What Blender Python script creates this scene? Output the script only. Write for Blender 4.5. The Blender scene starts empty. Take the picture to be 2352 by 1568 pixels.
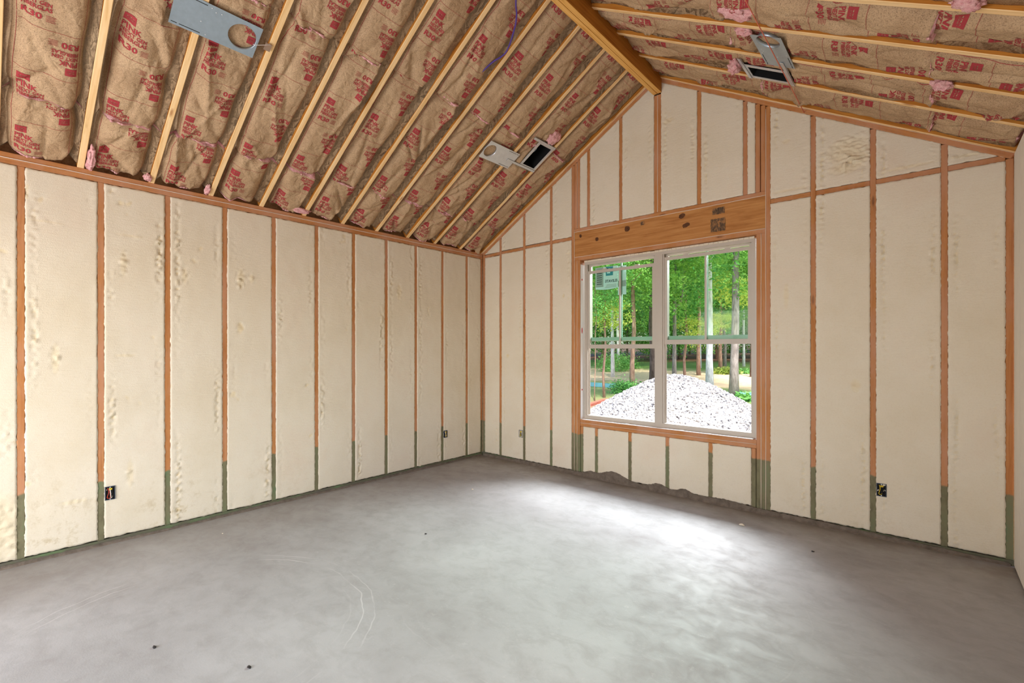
import bpy, bmesh, math, random
import numpy as np
from mathutils import Vector, Matrix, noise as mnoise
random.seed(7); rng = np.random.default_rng(7)
scene = bpy.context.scene
C = scene.collection

# ------------------------------------------------------------------ camera
YAW = math.radians(41.426); FPX = 1079.7
cam_d = bpy.data.cameras.new('camera'); cam = bpy.data.objects.new('camera', cam_d); C.objects.link(cam)
cam.location = (4.5607, -4.5619, 1.4494)
cam.rotation_euler = (math.pi / 2, 0, YAW)
cam_d.sensor_width = 36; cam_d.lens = 36 * FPX / 2352; cam_d.shift_y = 16.9 / 2352
cam_d.clip_start = 0.05; cam_d.clip_end = 400
scene.camera = cam
# ------------------------------------------------------------------ world, sun, added daylight fill lamps, exposure
W = bpy.data.worlds.new('sky'); scene.world = W; W.use_nodes = True
wn = W.node_tree; wn.nodes.clear()
wo = wn.nodes.new('ShaderNodeOutputWorld'); wb = wn.nodes.new('ShaderNodeBackground'); ws = wn.nodes.new('ShaderNodeTexSky')
ws.sky_type = 'NISHITA'; ws.sun_disc = False; ws.sun_elevation = math.radians(52); ws.sun_rotation = math.radians(120)
ws.air_density = 1.0; ws.dust_density = 2.0
wb.inputs[1].default_value = 0.5
wn.links.new(ws.outputs[0], wb.inputs[0]); wn.links.new(wb.outputs[0], wo.inputs[0])
def light(name, kind, loc, target, energy, col=(1, 1, 1), size=(1, 1)):
    d = bpy.data.lights.new(name, kind); o = bpy.data.objects.new(name, d); C.objects.link(o)
    o.location = loc; o.rotation_euler = (Vector(target) - Vector(loc)).to_track_quat('-Z', 'Y').to_euler()
    d.energy = energy; d.color = col
    if kind == 'AREA': d.shape = 'RECTANGLE'; d.size, d.size_y = size
    return o
sun = light('sun', 'SUN', (8, -4, 14), (2.5, 3.5, 0), 6.0, (1, 0.95, 0.86)); sun.data.angle = math.radians(1)
light('window_sky_fill', 'AREA', (2.5, 2.6, 3.5), (2.45, -2.0, 0.0), 720, (0.93, 0.97, 1.0), (2.6, 1.5))  # added area lamp hidden above the window, stands in for open sky
light('rear_opening_fill', 'AREA', (1.7, -6.5, 1.25), (2.9, 0, 2.7), 138, (0.98, 0.98, 1.0), (2.3, 2.2))  # area lamp added in the unseen rear opening to light the room
light('side_opening_fill', 'AREA', (5.2, -4.7, 1.25), (0, -2.6, 1.6), 14, (0.98, 0.98, 1.0), (2.3, 2.2))  # weak area lamp added in the unseen side opening as interior fill
vs = scene.view_settings
vs.view_transform = 'Standard'; vs.look = 'None'; vs.gamma = 1; vs.exposure = 0.08; vs.use_curve_mapping = False
scene.cycles.use_denoising = True
scene.cycles.max_bounces = 7; scene.cycles.diffuse_bounces = 5; scene.cycles.glossy_bounces = 2; scene.cycles.adaptive_threshold = 0.03; scene.cycles.caustics_reflective = False; scene.cycles.caustics_refractive = False; scene.cycles.transparent_max_bounces = 16
scene.cycles.sample_clamp_indirect = 6

# ------------------------------------------------------------------ material helpers
def srgb(r, g, b):
    f = lambda c: (c / 255 / 12.92) if c / 255 <= 0.04045 else ((c / 255 + 0.055) / 1.055) ** 2.4
    return (f(r), f(g), f(b), 1)
class MT:
    def __init__(s, name, rough=0.8, metal=0.0, spec=0.3):
        s.m = bpy.data.materials.new(name); s.m.use_nodes = True; s.t = s.m.node_tree; s.N = s.t.nodes; s.L = s.t.links
        s.b = s.N['Principled BSDF']; s.b.inputs['Roughness'].default_value = rough; s.b.inputs['Metallic'].default_value = metal
        s.b.inputs['Specular IOR Level'].default_value = spec
    def n(s, t, **kw):
        o = s.N.new(t)
        for k, v in kw.items(): setattr(o, k, v)
        return o
    def link(s, a, b): s.L.new(a, b)
    def coords(s, out='Object', scale=(1, 1, 1), rnd=True):
        tc = s.n('ShaderNodeTexCoord'); mp = s.n('ShaderNodeMapping'); mp.inputs['Scale'].default_value = scale
        s.link(tc.outputs[out], mp.inputs['Vector'])
        if rnd:
            oi = s.n('ShaderNodeObjectInfo'); mu = s.n('ShaderNodeMath', operation='MULTIPLY'); mu.inputs[1].default_value = 37.0
            s.link(oi.outputs['Random'], mu.inputs[0]); cx = s.n('ShaderNodeCombineXYZ')
            for i in range(3): s.link(mu.outputs[0], cx.inputs[i])
            s.link(cx.outputs[0], mp.inputs['Location'])
        return mp.outputs[0]
    def pos(s, scale=(1, 1, 1)):
        g = s.n('ShaderNodeNewGeometry'); mp = s.n('ShaderNodeMapping'); mp.inputs['Scale'].default_value = scale
        s.link(g.outputs['Position'], mp.inputs['Vector']); return mp.outputs[0]
    def noise(s, vec, scale, detail=4, rough=0.55, dist=0.0):
        o = s.n('ShaderNodeTexNoise'); o.inputs['Scale'].default_value = scale; o.inputs['Detail'].default_value = detail
        o.inputs['Roughness'].default_value = rough; o.inputs['Distortion'].default_value = dist
        s.link(vec, o.inputs['Vector']); return o.outputs['Fac']
    def ramp(s, fac, stops, interp='LINEAR'):
        o = s.n('ShaderNodeValToRGB'); o.color_ramp.interpolation = interp; e = o.color_ramp.elements
        e[0].position, e[0].color = stops[0][0], stops[0][1]; e[1].position, e[1].color = stops[-1][0], stops[-1][1]
        for p, c in stops[1:-1]: q = e.new(p); q.color = c
        s.link(fac, o.inputs[0]); return o.outputs[0]
    def ramp1(s, fac, a, b, lo=0.0, hi=1.0):
        o = s.n('ShaderNodeMapRange'); o.inputs[1].default_value = a; o.inputs[2].default_value = b
        o.inputs[3].default_value = lo; o.inputs[4].default_value = hi; s.link(fac, o.inputs[0]); return o.outputs[0]
    def mix(s, fac, a, b, mode='MIX'):
        o = s.n('ShaderNodeMix', data_type='RGBA', blend_type=mode)
        for k, v in ((0, fac), (6, a), (7, b)):
            if isinstance(v, (int, float)): o.inputs[k].default_value = v
            elif isinstance(v, tuple): o.inputs[k].default_value = v
            else: s.link(v, o.inputs[k])
        return o.outputs[2]
    def math(s, op, a, b=None):
        o = s.n('ShaderNodeMath', operation=op)
        for i, v in enumerate((a, b)):
            if v is None: continue
            if isinstance(v, (int, float)): o.inputs[i].default_value = v
            else: s.link(v, o.inputs[i])
        return o.outputs[0]
    def col(s, c):
        if isinstance(c, tuple): s.b.inputs['Base Color'].default_value = c
        else: s.link(c, s.b.inputs['Base Color'])
    def bump(s, h, strength=0.3, dist=0.01):
        o = s.n('ShaderNodeBump'); o.inputs['Strength'].default_value = strength; o.inputs['Distance'].default_value = dist
        s.link(h, o.inputs['Height']); s.link(o.outputs[0], s.b.inputs['Normal'])
    def sepz(s, vec, i=2):
        o = s.n('ShaderNodeSeparateXYZ'); s.link(vec, o.inputs[0]); return o.outputs[i]
M = {}
def simple(name, c, rough=0.7, metal=0.0, spec=0.3, var=0.0, vs_=8):
    m = MT(name, rough, metal, spec)
    if var:
        f = m.noise(m.coords(scale=(1, 1, 1)), vs_, 4)
        d = tuple(x * (1 - var) for x in c[:3]) + (1,); l = tuple(min(1, x * (1 + var)) for x in c[:3]) + (1,)
        m.col(m.ramp(f, [(0.3, d), (0.7, l)]))
    else: m.col(c)
    M[name] = m.m; return m
def wood(name, base, light_, dark, knot=None, rough=0.75, green=False, dust=None, grain=1.0):
    m = MT(name, rough)
    v = m.coords(scale=(0.9, 14 * grain, 14 * grain))
    f = m.noise(v, 3.0, 5, 0.6, 0.6)
    c = m.ramp(f, [(0.28, dark), (0.5, base), (0.72, light_)])
    v2 = m.coords(scale=(1, 60, 60)); f2 = m.noise(v2, 2.0, 3)
    c = m.mix(m.ramp1(f2, 0.35, 0.7, 0, 0.35), c, dark)
    if knot:
        vv = m.coords(scale=(2.2, 9, 9)); vo = m.n('ShaderNodeTexVoronoi'); vo.inputs['Scale'].default_value = 1.0; m.link(vv, vo.inputs['Vector'])
        c = m.mix(m.ramp1(vo.outputs['Distance'], 0.05, 0.11, 0.8, 0), c, knot)
    if dust:
        v3 = m.pos((1, 1, 0.35)); f3 = m.noise(v3, 3.5, 5, 0.65)
        c = m.mix(m.ramp1(f3, 0.42, 0.62, 0.0, 0.85), c, dust)
    if green:
        p = m.pos(); z = m.sepz(p); nz = m.noise(m.pos((6, 6, 1)), 2.0, 3)
        zz = m.math('ADD', z, m.math('MULTIPLY', nz, 0.05))
        g = m.noise(m.pos((3, 3, 1.2)), 2.4, 5, 0.7)
        gc = m.ramp(g, [(0.30, srgb(98, 92, 68)), (0.5, srgb(124, 119, 90)), (0.60, srgb(118, 122, 90)), (0.72, srgb(104, 128, 94)), (0.84, srgb(92, 146, 112))])
        c = m.mix(m.ramp1(zz, 0.490, 0.505, 1, 0), c, gc)
        c = m.mix(m.ramp1(zz, 0.055, 0.085, 0.5, 0), c, srgb(86, 92, 70))
    m.col(c); m.bump(f2, 0.15, 0.004); M[name] = m.m; return m
wood('stud_wood', srgb(188, 128, 76), srgb(200, 142, 88), srgb(170, 108, 58), srgb(108, 66, 38), green=True, dust=srgb(194, 142, 110))
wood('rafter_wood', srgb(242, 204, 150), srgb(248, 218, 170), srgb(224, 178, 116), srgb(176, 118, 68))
wood('rafter_side_shaded', srgb(196, 128, 48), srgb(214, 146, 62), srgb(168, 100, 30))  # rafter sides: shade put into a darker copy of the rafter wood
wood('header_wood', srgb(190, 132, 74), srgb(204, 148, 88), srgb(160, 102, 50), grain=0.8)
wood('beam_wood', srgb(188, 124, 44), srgb(204, 142, 58), srgb(160, 98, 28), grain=1.4)
wood('beam_ply', srgb(232, 178, 100), srgb(240, 192, 118), srgb(206, 146, 66), grain=2.2)
wood('osb', srgb(190, 150, 100), srgb(205, 168, 120), srgb(150, 110, 66))
wood('red_lumber', srgb(176, 104, 84), srgb(196, 124, 100), srgb(140, 74, 58))

# sprayed foam, trimmed flat
m = MT('foam', 0.85, spec=0.2)
v = m.pos(); f = m.noise(v, 1.3, 5, 0.6)
c = m.ramp(f, [(0.3, srgb(220, 208, 184)), (0.55, srgb(227, 217, 197)), (0.75, srgb(224, 209, 188))])
f2 = m.noise(v, 90, 3, 0.7); c = m.mix(m.ramp1(f2, 0.5, 0.75, 0, 0.16), c, srgb(198, 174, 130))
at = m.n('ShaderNodeAttribute', attribute_name='cut'); c = m.mix(m.ramp1(at.outputs['Fac'], 0.15, 1.0, 0, 0.75), c, srgb(226, 206, 160))
at2 = m.n('ShaderNodeAttribute', attribute_name='soil'); gn = m.noise(m.pos((1, 1, 1)), 11, 6, 0.75)
c = m.mix(m.math('MULTIPLY', at2.outputs['Fac'], m.ramp1(gn, 0.52, 0.66, 0, 0.8)), c, srgb(186, 166, 124))
m.col(c)
hs = m.math('ADD', m.math('MULTIPLY', m.noise(v, 160, 3, 0.6), 0.5), m.math('MULTIPLY', m.noise(m.pos((1, 1, 8)), 14, 3), 0.5))
m.bump(hs, 0.4, 0.007); M['foam'] = m.m

# kraft facing
m = MT('kraft', 0.75, spec=0.25)
v = m.pos(); f = m.noise(v, 180, 3, 0.8); f1 = m.noise(v, 5, 4, 0.6)
c = m.ramp(f1, [(0.3, srgb(172, 140, 106)), (0.7, srgb(196, 165, 129))])
c = m.mix(m.ramp1(f, 0.50, 0.66, 0, 0.66), c, srgb(90, 66, 48)); c = m.mix(m.ramp1(f, 0.46, 0.30, 0, 0.4), c, srgb(208, 176, 142))
m.col(c)
vo = m.n('ShaderNodeTexVoronoi', feature='DISTANCE_TO_EDGE'); vo.inputs['Scale'].default_value = 16
nv = m.n('ShaderNodeTexNoise'); nv.inputs['Scale'].default_value = 7; m.link(v, nv.inputs['Vector'])
mx = m.n('ShaderNodeMix', data_type='VECTOR'); mx.inputs[0].default_value = 0.16; m.link(v, mx.inputs[4]); m.link(nv.outputs['Color'], mx.inputs[5]); m.link(mx.outputs[1], vo.inputs['Vector'])
m.bump(m.math('ADD', m.ramp1(vo.outputs['Distance'], 0, 0.25, 0, 1), m.math('MULTIPLY', m.noise(v, 60, 4), 0.5)), 0.28, 0.012); M['kraft'] = m.m
m = MT('kraft_ink', 0.8, spec=0.2); f = m.noise(m.pos(), 150, 3, 0.8)
m.col(m.ramp(f, [(0.35, srgb(170, 66, 70)), (0.55, srgb(160, 52, 58)), (0.72, srgb(152, 96, 80))])); M['kraft_ink'] = m.m
m = MT('pink_fiber', 0.95, spec=0.1); f = m.noise(m.pos(), 40, 5, 0.7)
m.col(m.ramp(f, [(0.3, srgb(214, 140, 144)), (0.7, srgb(244, 200, 196))])); m.bump(m.noise(m.pos(), 120, 4), 0.8, 0.01); M['pink_fiber'] = m.m
# concrete slab
m = MT('concrete', 0.62, spec=0.35)
v = m.pos(); f = m.noise(v, 1.1, 6, 0.6, 0.5); f2 = m.noise(m.pos((1, 1.35, 1)), 6, 6, 0.7, 0.4)
c = m.ramp(f, [(0.3, srgb(156, 155, 154)), (0.5, srgb(170, 170, 170)), (0.7, srgb(182, 183, 183))])
c = m.mix(m.ramp1(f2, 0.45, 0.68, 0, 0.36), c, srgb(140, 136, 132))
f3 = m.noise(v, 18, 5, 0.75); c = m.mix(m.ramp1(f3, 0.58, 0.70, 0, 0.4), c, srgb(190, 189, 188))
# dirt along the framed walls, gable strip also paints in sill shade; noise-broken
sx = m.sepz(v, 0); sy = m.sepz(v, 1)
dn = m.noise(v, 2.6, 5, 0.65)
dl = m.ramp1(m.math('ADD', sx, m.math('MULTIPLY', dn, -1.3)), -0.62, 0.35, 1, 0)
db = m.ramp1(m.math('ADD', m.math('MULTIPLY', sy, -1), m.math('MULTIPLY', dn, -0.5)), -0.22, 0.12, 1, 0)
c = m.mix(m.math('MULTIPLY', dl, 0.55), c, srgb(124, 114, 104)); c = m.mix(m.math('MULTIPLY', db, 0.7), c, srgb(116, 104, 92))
# trowel rings and scratches
def rings(cx, cy, r0, r1, amt):
    global c
    vsub = m.n('ShaderNodeVectorMath', operation='SUBTRACT'); vsub.inputs[1].default_value = (cx, cy, 0); m.link(v, vsub.inputs[0])
    ln = m.n('ShaderNodeVectorMath', operation='LENGTH'); m.link(vsub.outputs[0], ln.inputs[0])
    d = m.math('ADD', ln.outputs['Value'], m.math('MULTIPLY', m.noise(v, 3.0, 3), 0.10))
    w = m.math('SINE', m.math('MULTIPLY', d, 95)); w = m.ramp1(w, 0.90, 1.0, 0, 1)
    band = m.math('MULTIPLY', m.ramp1(d, r0, r0 + 0.05, 0, 1), m.ramp1(d, r1 - 0.05, r1, 1, 0))
    gate = m.ramp1(m.noise(v, 1.7, 2), 0.45, 0.6, 0, amt)
    c = m.mix(m.math('MULTIPLY', m.math('MULTIPLY', w, band), gate), c, srgb(222, 222, 220))
rings(1.75, -3.85, 0.80, 0.98, 0.55); rings(2.9, -1.9, 1.2, 1.30, 0.2)
m.col(c); m.bump(m.math('ADD', f3, m.noise(v, 130, 3)), 0.12, 0.004)
m.link(m.ramp1(f2, 0.3, 0.7, 0.5, 0.75), m.b.inputs['Roughness']); M['concrete'] = m.m
m = MT('mortar', 0.9, spec=0.15); f = m.noise(m.pos(), 20, 5, 0.7)
m.col(m.ramp(f, [(0.3, srgb(96, 86, 76)), (0.7, srgb(128, 116, 104))])); m.bump(m.noise(m.pos(), 60, 4), 0.6, 0.01); M['mortar'] = m.m
m = MT('green_plate', 0.9); f = m.noise(m.pos(), 3.2, 5, 0.7)
m.col(m.ramp(f, [(0.35, srgb(98, 92, 82)), (0.5, srgb(98, 98, 78)), (0.66, srgb(100, 120, 84)), (0.8, srgb(90, 134, 108))])); M['green_plate'] = m.m
simple('drywall', srgb(226, 218, 204), 0.9, var=0.03)
simple('caulk', srgb(226, 208, 188), 0.6, var=0.05)
simple('vinyl', srgb(190, 180, 167), 0.45, var=0.02, spec=0.4)
simple('vinyl_outer', srgb(150, 190, 168), 0.45)
simple('house_wrap', srgb(240, 236, 230), 0.6)
simple('galvanized', srgb(176, 190, 200), 0.42, 0.75, var=0.06, vs_=30)
simple('steel_bright', srgb(214, 218, 222), 0.35, 0.6, var=0.05, vs_=20)
simple('black_inside', srgb(14, 14, 15), 0.8)
simple('ink_dark', srgb(52, 48, 46), 0.8, var=0.3, vs_=40)
simple('knot', srgb(92, 56, 30), 0.7, var=0.35, vs_=60)
simple('box_blue', srgb(64, 74, 90), 0.5); simple('wire_yellow', srgb(214, 186, 50), 0.5); simple('wire_white', srgb(226, 218, 208), 0.5)
simple('wire_red', srgb(176, 62, 44), 0.5); simple('wire_black', srgb(22, 22, 24), 0.5)
simple('cable_purple', srgb(84, 62, 140), 0.45); simple('string_red', srgb(216, 120, 96), 0.8)
simple('sticker_white', srgb(196, 238, 232), 0.6); simple('sticker_grey', srgb(150, 176, 166), 0.6); simple('sticker_teal', srgb(58, 150, 158), 0.6); simple('sticker_ink', srgb(56, 74, 74), 0.6)
simple('red_marker', srgb(206, 60, 60), 0.7)
simple('card', srgb(150, 124, 104), 0.8)
simple('nail_steel', srgb(120, 116, 112), 0.4, 0.6)
# glass: thin panes
def glass(name, tint, refl):
    m = bpy.data.materials.new(name); m.use_nodes = True; t = m.node_tree; t.nodes.clear()
    o = t.nodes.new('ShaderNodeOutputMaterial'); tr = t.nodes.new('ShaderNodeBsdfTransparent'); gl = t.nodes.new('ShaderNodeBsdfGlossy'); mx = t.nodes.new('ShaderNodeMixShader')
    fr = t.nodes.new('ShaderNodeFresnel'); fr.inputs[0].default_value = 1.35
    mu = t.nodes.new('ShaderNodeMath'); mu.operation = 'MULTIPLY'; mu.inputs[1].default_value = refl; t.links.new(fr.outputs[0], mu.inputs[0])
    tr.inputs[0].default_value = tint; gl.inputs['Roughness'].default_value = 0.02
    t.links.new(mu.outputs[0], mx.inputs[0]); t.links.new(tr.outputs[0], mx.inputs[1]); t.links.new(gl.outputs[0], mx.inputs[2]); t.links.new(mx.outputs[0], o.inputs[0]); M[name] = m
glass('glass', (0.95, 0.99, 0.96, 1), 0.15)
# outside
m = MT('gravel', 0.85); f = m.noise(m.pos(), 22, 2); m.col(m.ramp(f, [(0.34, srgb(84, 84, 92)), (0.42, srgb(176, 175, 176)), (0.6, srgb(208, 206, 205))])); m.bump(m.noise(m.pos(), 28, 4, 0.8), 1.0, 0.05); M['gravel'] = m.m
m = MT('ground', 0.95); v = m.pos(); y = m.sepz(v, 1); f = m.noise(v, 0.5, 5, 0.6)
yy = m.math('ADD', y, m.math('MULTIPLY', m.math('SUBTRACT', f, 0.5), 6.0))
c = m.ramp(m.ramp1(yy, 0, 60), [(0.14, srgb(150, 120, 92)), (0.20, srgb(118, 134, 78)), (0.30, srgb(126, 140, 84)), (0.335, srgb(224, 194, 156)), (0.50, srgb(226, 200, 166)), (0.545, srgb(120, 152, 80)), (0.66, srgb(116, 146, 76)), (0.74, srgb(116, 80, 62)), (0.9, srgb(84, 60, 48))])
c = m.mix(m.ramp1(m.noise(v, 5, 4), 0.45, 0.7, 0, 0.3), c, srgb(120, 110, 70)); m.col(c); m.bump(m.noise(v, 6, 4), 0.5, 0.1); M['ground'] = m.m
def leafmat(name, a, b, d):
    m = MT(name, 0.55, spec=0.25); oi = m.n('ShaderNodeObjectInfo'); f = m.noise(m.pos(), 1.6, 4, 0.7)
    cc = m.ramp(f, [(0.3, d), (0.5, a), (0.7, b)]); m.col(cc)
    tr = m.n('ShaderNodeBsdfTranslucent'); ms = m.n('ShaderNodeMixShader'); ms.inputs[0].default_value = 0.36
    m.link(cc, tr.inputs['Color']); m.link(m.b.outputs[0], ms.inputs[1]); m.link(tr.outputs[0], ms.inputs[2])
    m.link(ms.outputs[0], m.N['Material Output'].inputs[0]); M[name] = m.m
leafmat('leaf_green', srgb(138, 188, 88), srgb(186, 220, 118), srgb(84, 144, 66))
leafmat('leaf_deep', srgb(104, 166, 84), srgb(150, 204, 112), srgb(62, 122, 66))
leafmat('leaf_yellow', srgb(196, 210, 100), srgb(226, 226, 130), srgb(150, 184, 80))
leafmat('leaf_bush', srgb(140, 196, 110), srgb(176, 216, 136), srgb(96, 160, 88))
leafmat('grass_blades', srgb(170, 188, 92), srgb(212, 208, 122), srgb(120, 156, 70))
def bark(name, a, b):
    m = MT(name, 0.9, spec=0.15); f = m.noise(m.coords('Object', (7, 7, 1.6)), 2.2, 5, 0.7); m.col(m.ramp(f, [(0.32, a), (0.66, b)])); m.bump(f, 0.7, 0.03); M[name] = m.m
bark('bark_grey', srgb(108, 98, 92), srgb(166, 156, 150)); bark('bark_pale', srgb(170, 166, 168), srgb(232, 230, 232)); bark('bark_brown', srgb(116, 88, 74), srgb(172, 142, 124)); bark('bark_dark', srgb(72, 58, 54), srgb(122, 104, 98))
simple('silt_fence', srgb(126, 184, 186), 0.7)

# ------------------------------------------------------------------ mesh helpers
def mesh(name, verts, faces, mats, parent=None, smooth=False, mi=None, loc=None):
    me = bpy.data.meshes.new(name); me.from_pydata([tuple(v) for v in verts], [], [tuple(f) for f in faces])
    for k in (mats if isinstance(mats, (list, tuple)) else [mats]): me.materials.append(M[k])
    if mi is not None: me.polygons.foreach_set('material_index', np.asarray(mi, dtype=np.int32))
    if smooth: me.polygons.foreach_set('use_smooth', np.ones(len(me.polygons), dtype=bool))
    me.update()
    o = bpy.data.objects.new(name, me); C.objects.link(o)
    if loc is not None: o.location = loc
    if parent is not None:
        o.parent = parent; o.matrix_parent_inverse = parent.matrix_basis.inverted() if parent.type == 'MESH' else Matrix.Translation(-parent.location)
    return o
def tag(o, label=None, cat=None, group=None, kind=None):
    if label: o['label'] = label
    if cat: o['category'] = cat
    if group: o['group'] = group
    if kind: o['kind'] = kind
    return o
def empty(name, loc, **kw):
    o = bpy.data.objects.new(name, None); C.objects.link(o); o.location = loc; o.empty_display_size = 0.1; tag(o, **kw); return o
def boxvf(x0, x1, y0, y1, z0, z1):
    v = [(x0, y0, z0), (x1, y0, z0), (x1, y1, z0), (x0, y1, z0), (x0, y0, z1), (x1, y0, z1), (x1, y1, z1), (x0, y1, z1)]
    f = [(0, 3, 2, 1), (4, 5, 6, 7), (0, 1, 5, 4), (1, 2, 6, 5), (2, 3, 7, 6), (3, 0, 4, 7)]
    return v, f
def join(parts):
    V, F = [], []
    for v, f in parts:
        n = len(V); V += list(v); F += [tuple(i + n for i in q) for q in f]
    return V, F
def box(name, a, b, mat, parent=None):
    return mesh(name, *boxvf(a[0], b[0], a[1], b[1], a[2], b[2]), mat, parent)
def beam(name, p0, p1, wdir, w, d, mat, parent=None, bev=0.003, endcut=None):
    """board: length p0->p1 at the middle of one face; w across along wdir, d deep along length x wdir; local X is the grain"""
    p0, p1 = Vector(p0), Vector(p1); X = (p1 - p0); L = X.length; X.normalize(); Yv = Vector(wdir).normalized(); Z = X.cross(Yv)
    bm = bmesh.new(); v, f = boxvf(0, L, -w / 2, w / 2, 0, d)
    bv = [bm.verts.new(q) for q in v]
    for q in f: bm.faces.new([bv[i] for i in q])
    bmesh.ops.bevel(bm, geom=list(bm.edges), offset=bev, segments=1, affect='EDGES')
    me = bpy.data.meshes.new(name); bm.to_mesh(me); bm.free()
    for k in (mat if isinstance(mat, (list, tuple)) else [mat]): me.materials.append(M[k])
    o = bpy.data.objects.new(name, me); C.objects.link(o)
    mw = Matrix((X, Yv, Z)).transposed().to_4x4(); mw.translation = p0
    if parent is not None:
        o.parent = parent; o.matrix_parent_inverse = Matrix.Translation(-parent.location)
    o.matrix_basis = mw
    return o
def tube(pts, r, n=8, closed_ends=True, radii=None):
    pts = [Vector(p) for p in pts]; V, F = [], []
    up = Vector((0.12, 0.31, 0.94))
    for i, p in enumerate(pts):
        t = (pts[min(i + 1, len(pts) - 1)] - pts[max(i - 1, 0)]).normalized(); a = t.cross(up)
        if a.length < 1e-3: a = t.cross(Vector((1, 0, 0)))
        a.normalize(); b = t.cross(a); rr = radii[i] if radii else r
        for k in range(n): th = 2 * math.pi * k / n; V.append(p + a * (rr * math.cos(th)) + b * (rr * math.sin(th)))
    for i in range(len(pts) - 1):
        for k in range(n): F.append((i * n + k, i * n + (k + 1) % n, (i + 1) * n + (k + 1) % n, (i + 1) * n + k))
    if closed_ends:
        F.append(tuple(range(n))[::-1]); F.append(tuple((len(pts) - 1) * n + k for k in range(n)))
    return V, F
def spline(pts, k=8):
    P = [Vector(p) for p in pts]; P = [P[0] * 2 - P[1]] + P + [P[-1] * 2 - P[-2]]; out = []
    for i in range(1, len(P) - 2):
        for j in range(k):
            t = j / k; a, b, c, d = P[i - 1], P[i], P[i + 1], P[i + 2]
            out.append(0.5 * ((2 * b) + (c - a) * t + (2 * a - 5 * b + 4 * c - d) * t * t + (3 * b - a - 3 * c + d) * t ** 3))
    out.append(P[-2]); return out
N3 = lambda x, y, z: mnoise.noise((x, y, z))

# ------------------------------------------------------------------ room shell
RW = 5.0; RL = 6.5; ZP = 2.75; K = 7 / 12; CT = 1 / math.sqrt(1 + K * K); ST = K * CT
def zroof(x): return ZP + K * min(x, RW - x)
floor = box('floor', (-0.16, -RL - 0.2, -0.14), (5.16, 0.15, 0.0), 'concrete'); tag(floor, 'grey troweled concrete slab floor', kind='structure')
wl = box('wall_left', (-0.165, -RL, -0.02), (-0.145, 0.0, 2.93), 'osb'); tag(wl, 'long stud wall filled with cream spray foam', kind='structure')
# gable sheathing with the window opening
OX0, OX1, OZ0, OZ1 = 1.581, 3.426, 0.641, 2.467
def gable_sheath():
    y0, y1 = 0.145, 0.165; parts = [boxvf(-0.165, OX0, y0, y1, -0.3, 2.9), boxvf(OX1, 5.165, y0, y1, -0.3, 2.9), boxvf(OX0, OX1, y0, y1, -0.3, OZ0), boxvf(OX0, OX1, y0, y1, OZ1, 2.9)]
    tri = [(-0.165, 2.9), (5.165, 2.9), (2.5, 4.46)]
    v = [(x, y0, z) for x, z in tri] + [(x, y1, z) for x, z in tri]; parts.append((v, [(0, 1, 2), (5, 4, 3), (0, 3, 4, 1), (1, 4, 5, 2), (2, 5, 3, 0)]))
    return join(parts)
wb_ = mesh('wall_back', *gable_sheath(), 'osb'); tag(wb_, 'gable stud wall with spray foam around the twin window', kind='structure')
wr = mesh('wall_right', *join([boxvf(5.145, 5.165, -3.5, 0.0, -0.02, 2.93), boxvf(5.145, 5.165, -RL, -5.9, -0.02, 2.93), boxvf(5.145, 5.165, -5.9, -3.5, 2.5, 2.93)]), 'osb'); tag(wr, 'side wall with white foam board panels', kind='structure')
wf = mesh('wall_front', *join([boxvf(-0.16, 0.5, -RL - 0.02, -RL, 0, 2.9), boxvf(2.9, 5.16, -RL - 0.02, -RL, 0, 2.9), boxvf(0.5, 2.9, -RL - 0.02, -RL, 2.4, 2.9),
     ([(-0.16, -RL, 2.9), (5.16, -RL, 2.9), (2.5, -RL, 4.46), (-0.16, -RL - 0.02, 2.9), (5.16, -RL - 0.02, 2.9), (2.5, -RL - 0.02, 4.46)], [(0, 1, 2), (5, 4, 3), (0, 3, 4, 1), (1, 4, 5, 2), (2, 5, 3, 0)])]), 'drywall'); tag(wf, 'plain wall with a wide doorway', kind='structure')
DH = 0.24 / CT
def deck(sgn):
    a = [(-0.5, 0), (2.5, 0)]
    def P(x, off): return (x if sgn > 0 else RW - x, ZP + K * x + DH + off)
    v = []
    for y in (-RL - 0.4, 0.45):
        for x, off in ((-0.5, 0), (2.5, 0), (2.5, 0.03), (-0.5, 0.03)): px, pz = P(x, off); v.append((px, y, pz))
    return v, [(0, 1, 2, 3), (7, 6, 5, 4), (0, 4, 5, 1), (1, 5, 6, 2), (2, 6, 7, 3), (3, 7, 4, 0)]
cl = mesh('ceiling_left', *deck(1), 'osb'); tag(cl, 'roof slope with rafters above the long stud wall', kind='structure')
cr = mesh('ceiling_right', *deck(-1), 'osb'); tag(cr, 'roof slope with rafters on the far side of the ridge beam', kind='structure')

# slope frames
def frameL(a, b, h): return (a * CT + h * ST, b, ZP + a * ST - h * CT)
def frameR(a, b, h): return (RW - a * CT - h * ST, b, ZP + a * ST - h * CT)
SW = 0.038
AR = 2.462 / CT
rafL = [-4.495, -4.08, -3.668, -3.26, -2.855, -2.463, -2.057, -1.654, -1.242, -0.835, -0.41]
rafR = [-0.49, -0.90, -1.305, -1.705, -2.11, -2.515, -2.92]
def rafter(fr, par, y, left):
    p0 = Vector(fr(-0.02 if left else -0.02, y, 0)); p1 = Vector(fr(AR, y, 0)); X = (p1 - p0).normalized(); wd = Vector((0, 1, 0))
    if X.cross(wd).z < 0: wd = -wd
    o = beam('rafter', p0, p1, wd, SW, 0.235, ['rafter_wood', 'rafter_side_shaded'], par)
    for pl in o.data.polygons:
        if abs(pl.normal.y) > 0.9: pl.material_index = 1  # side faces take the wood with shade in its colour
    return o
for y in rafL + [-4.90, -5.31, -5.72, -6.13]: rafter(frameL, cl, y, True)
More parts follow.
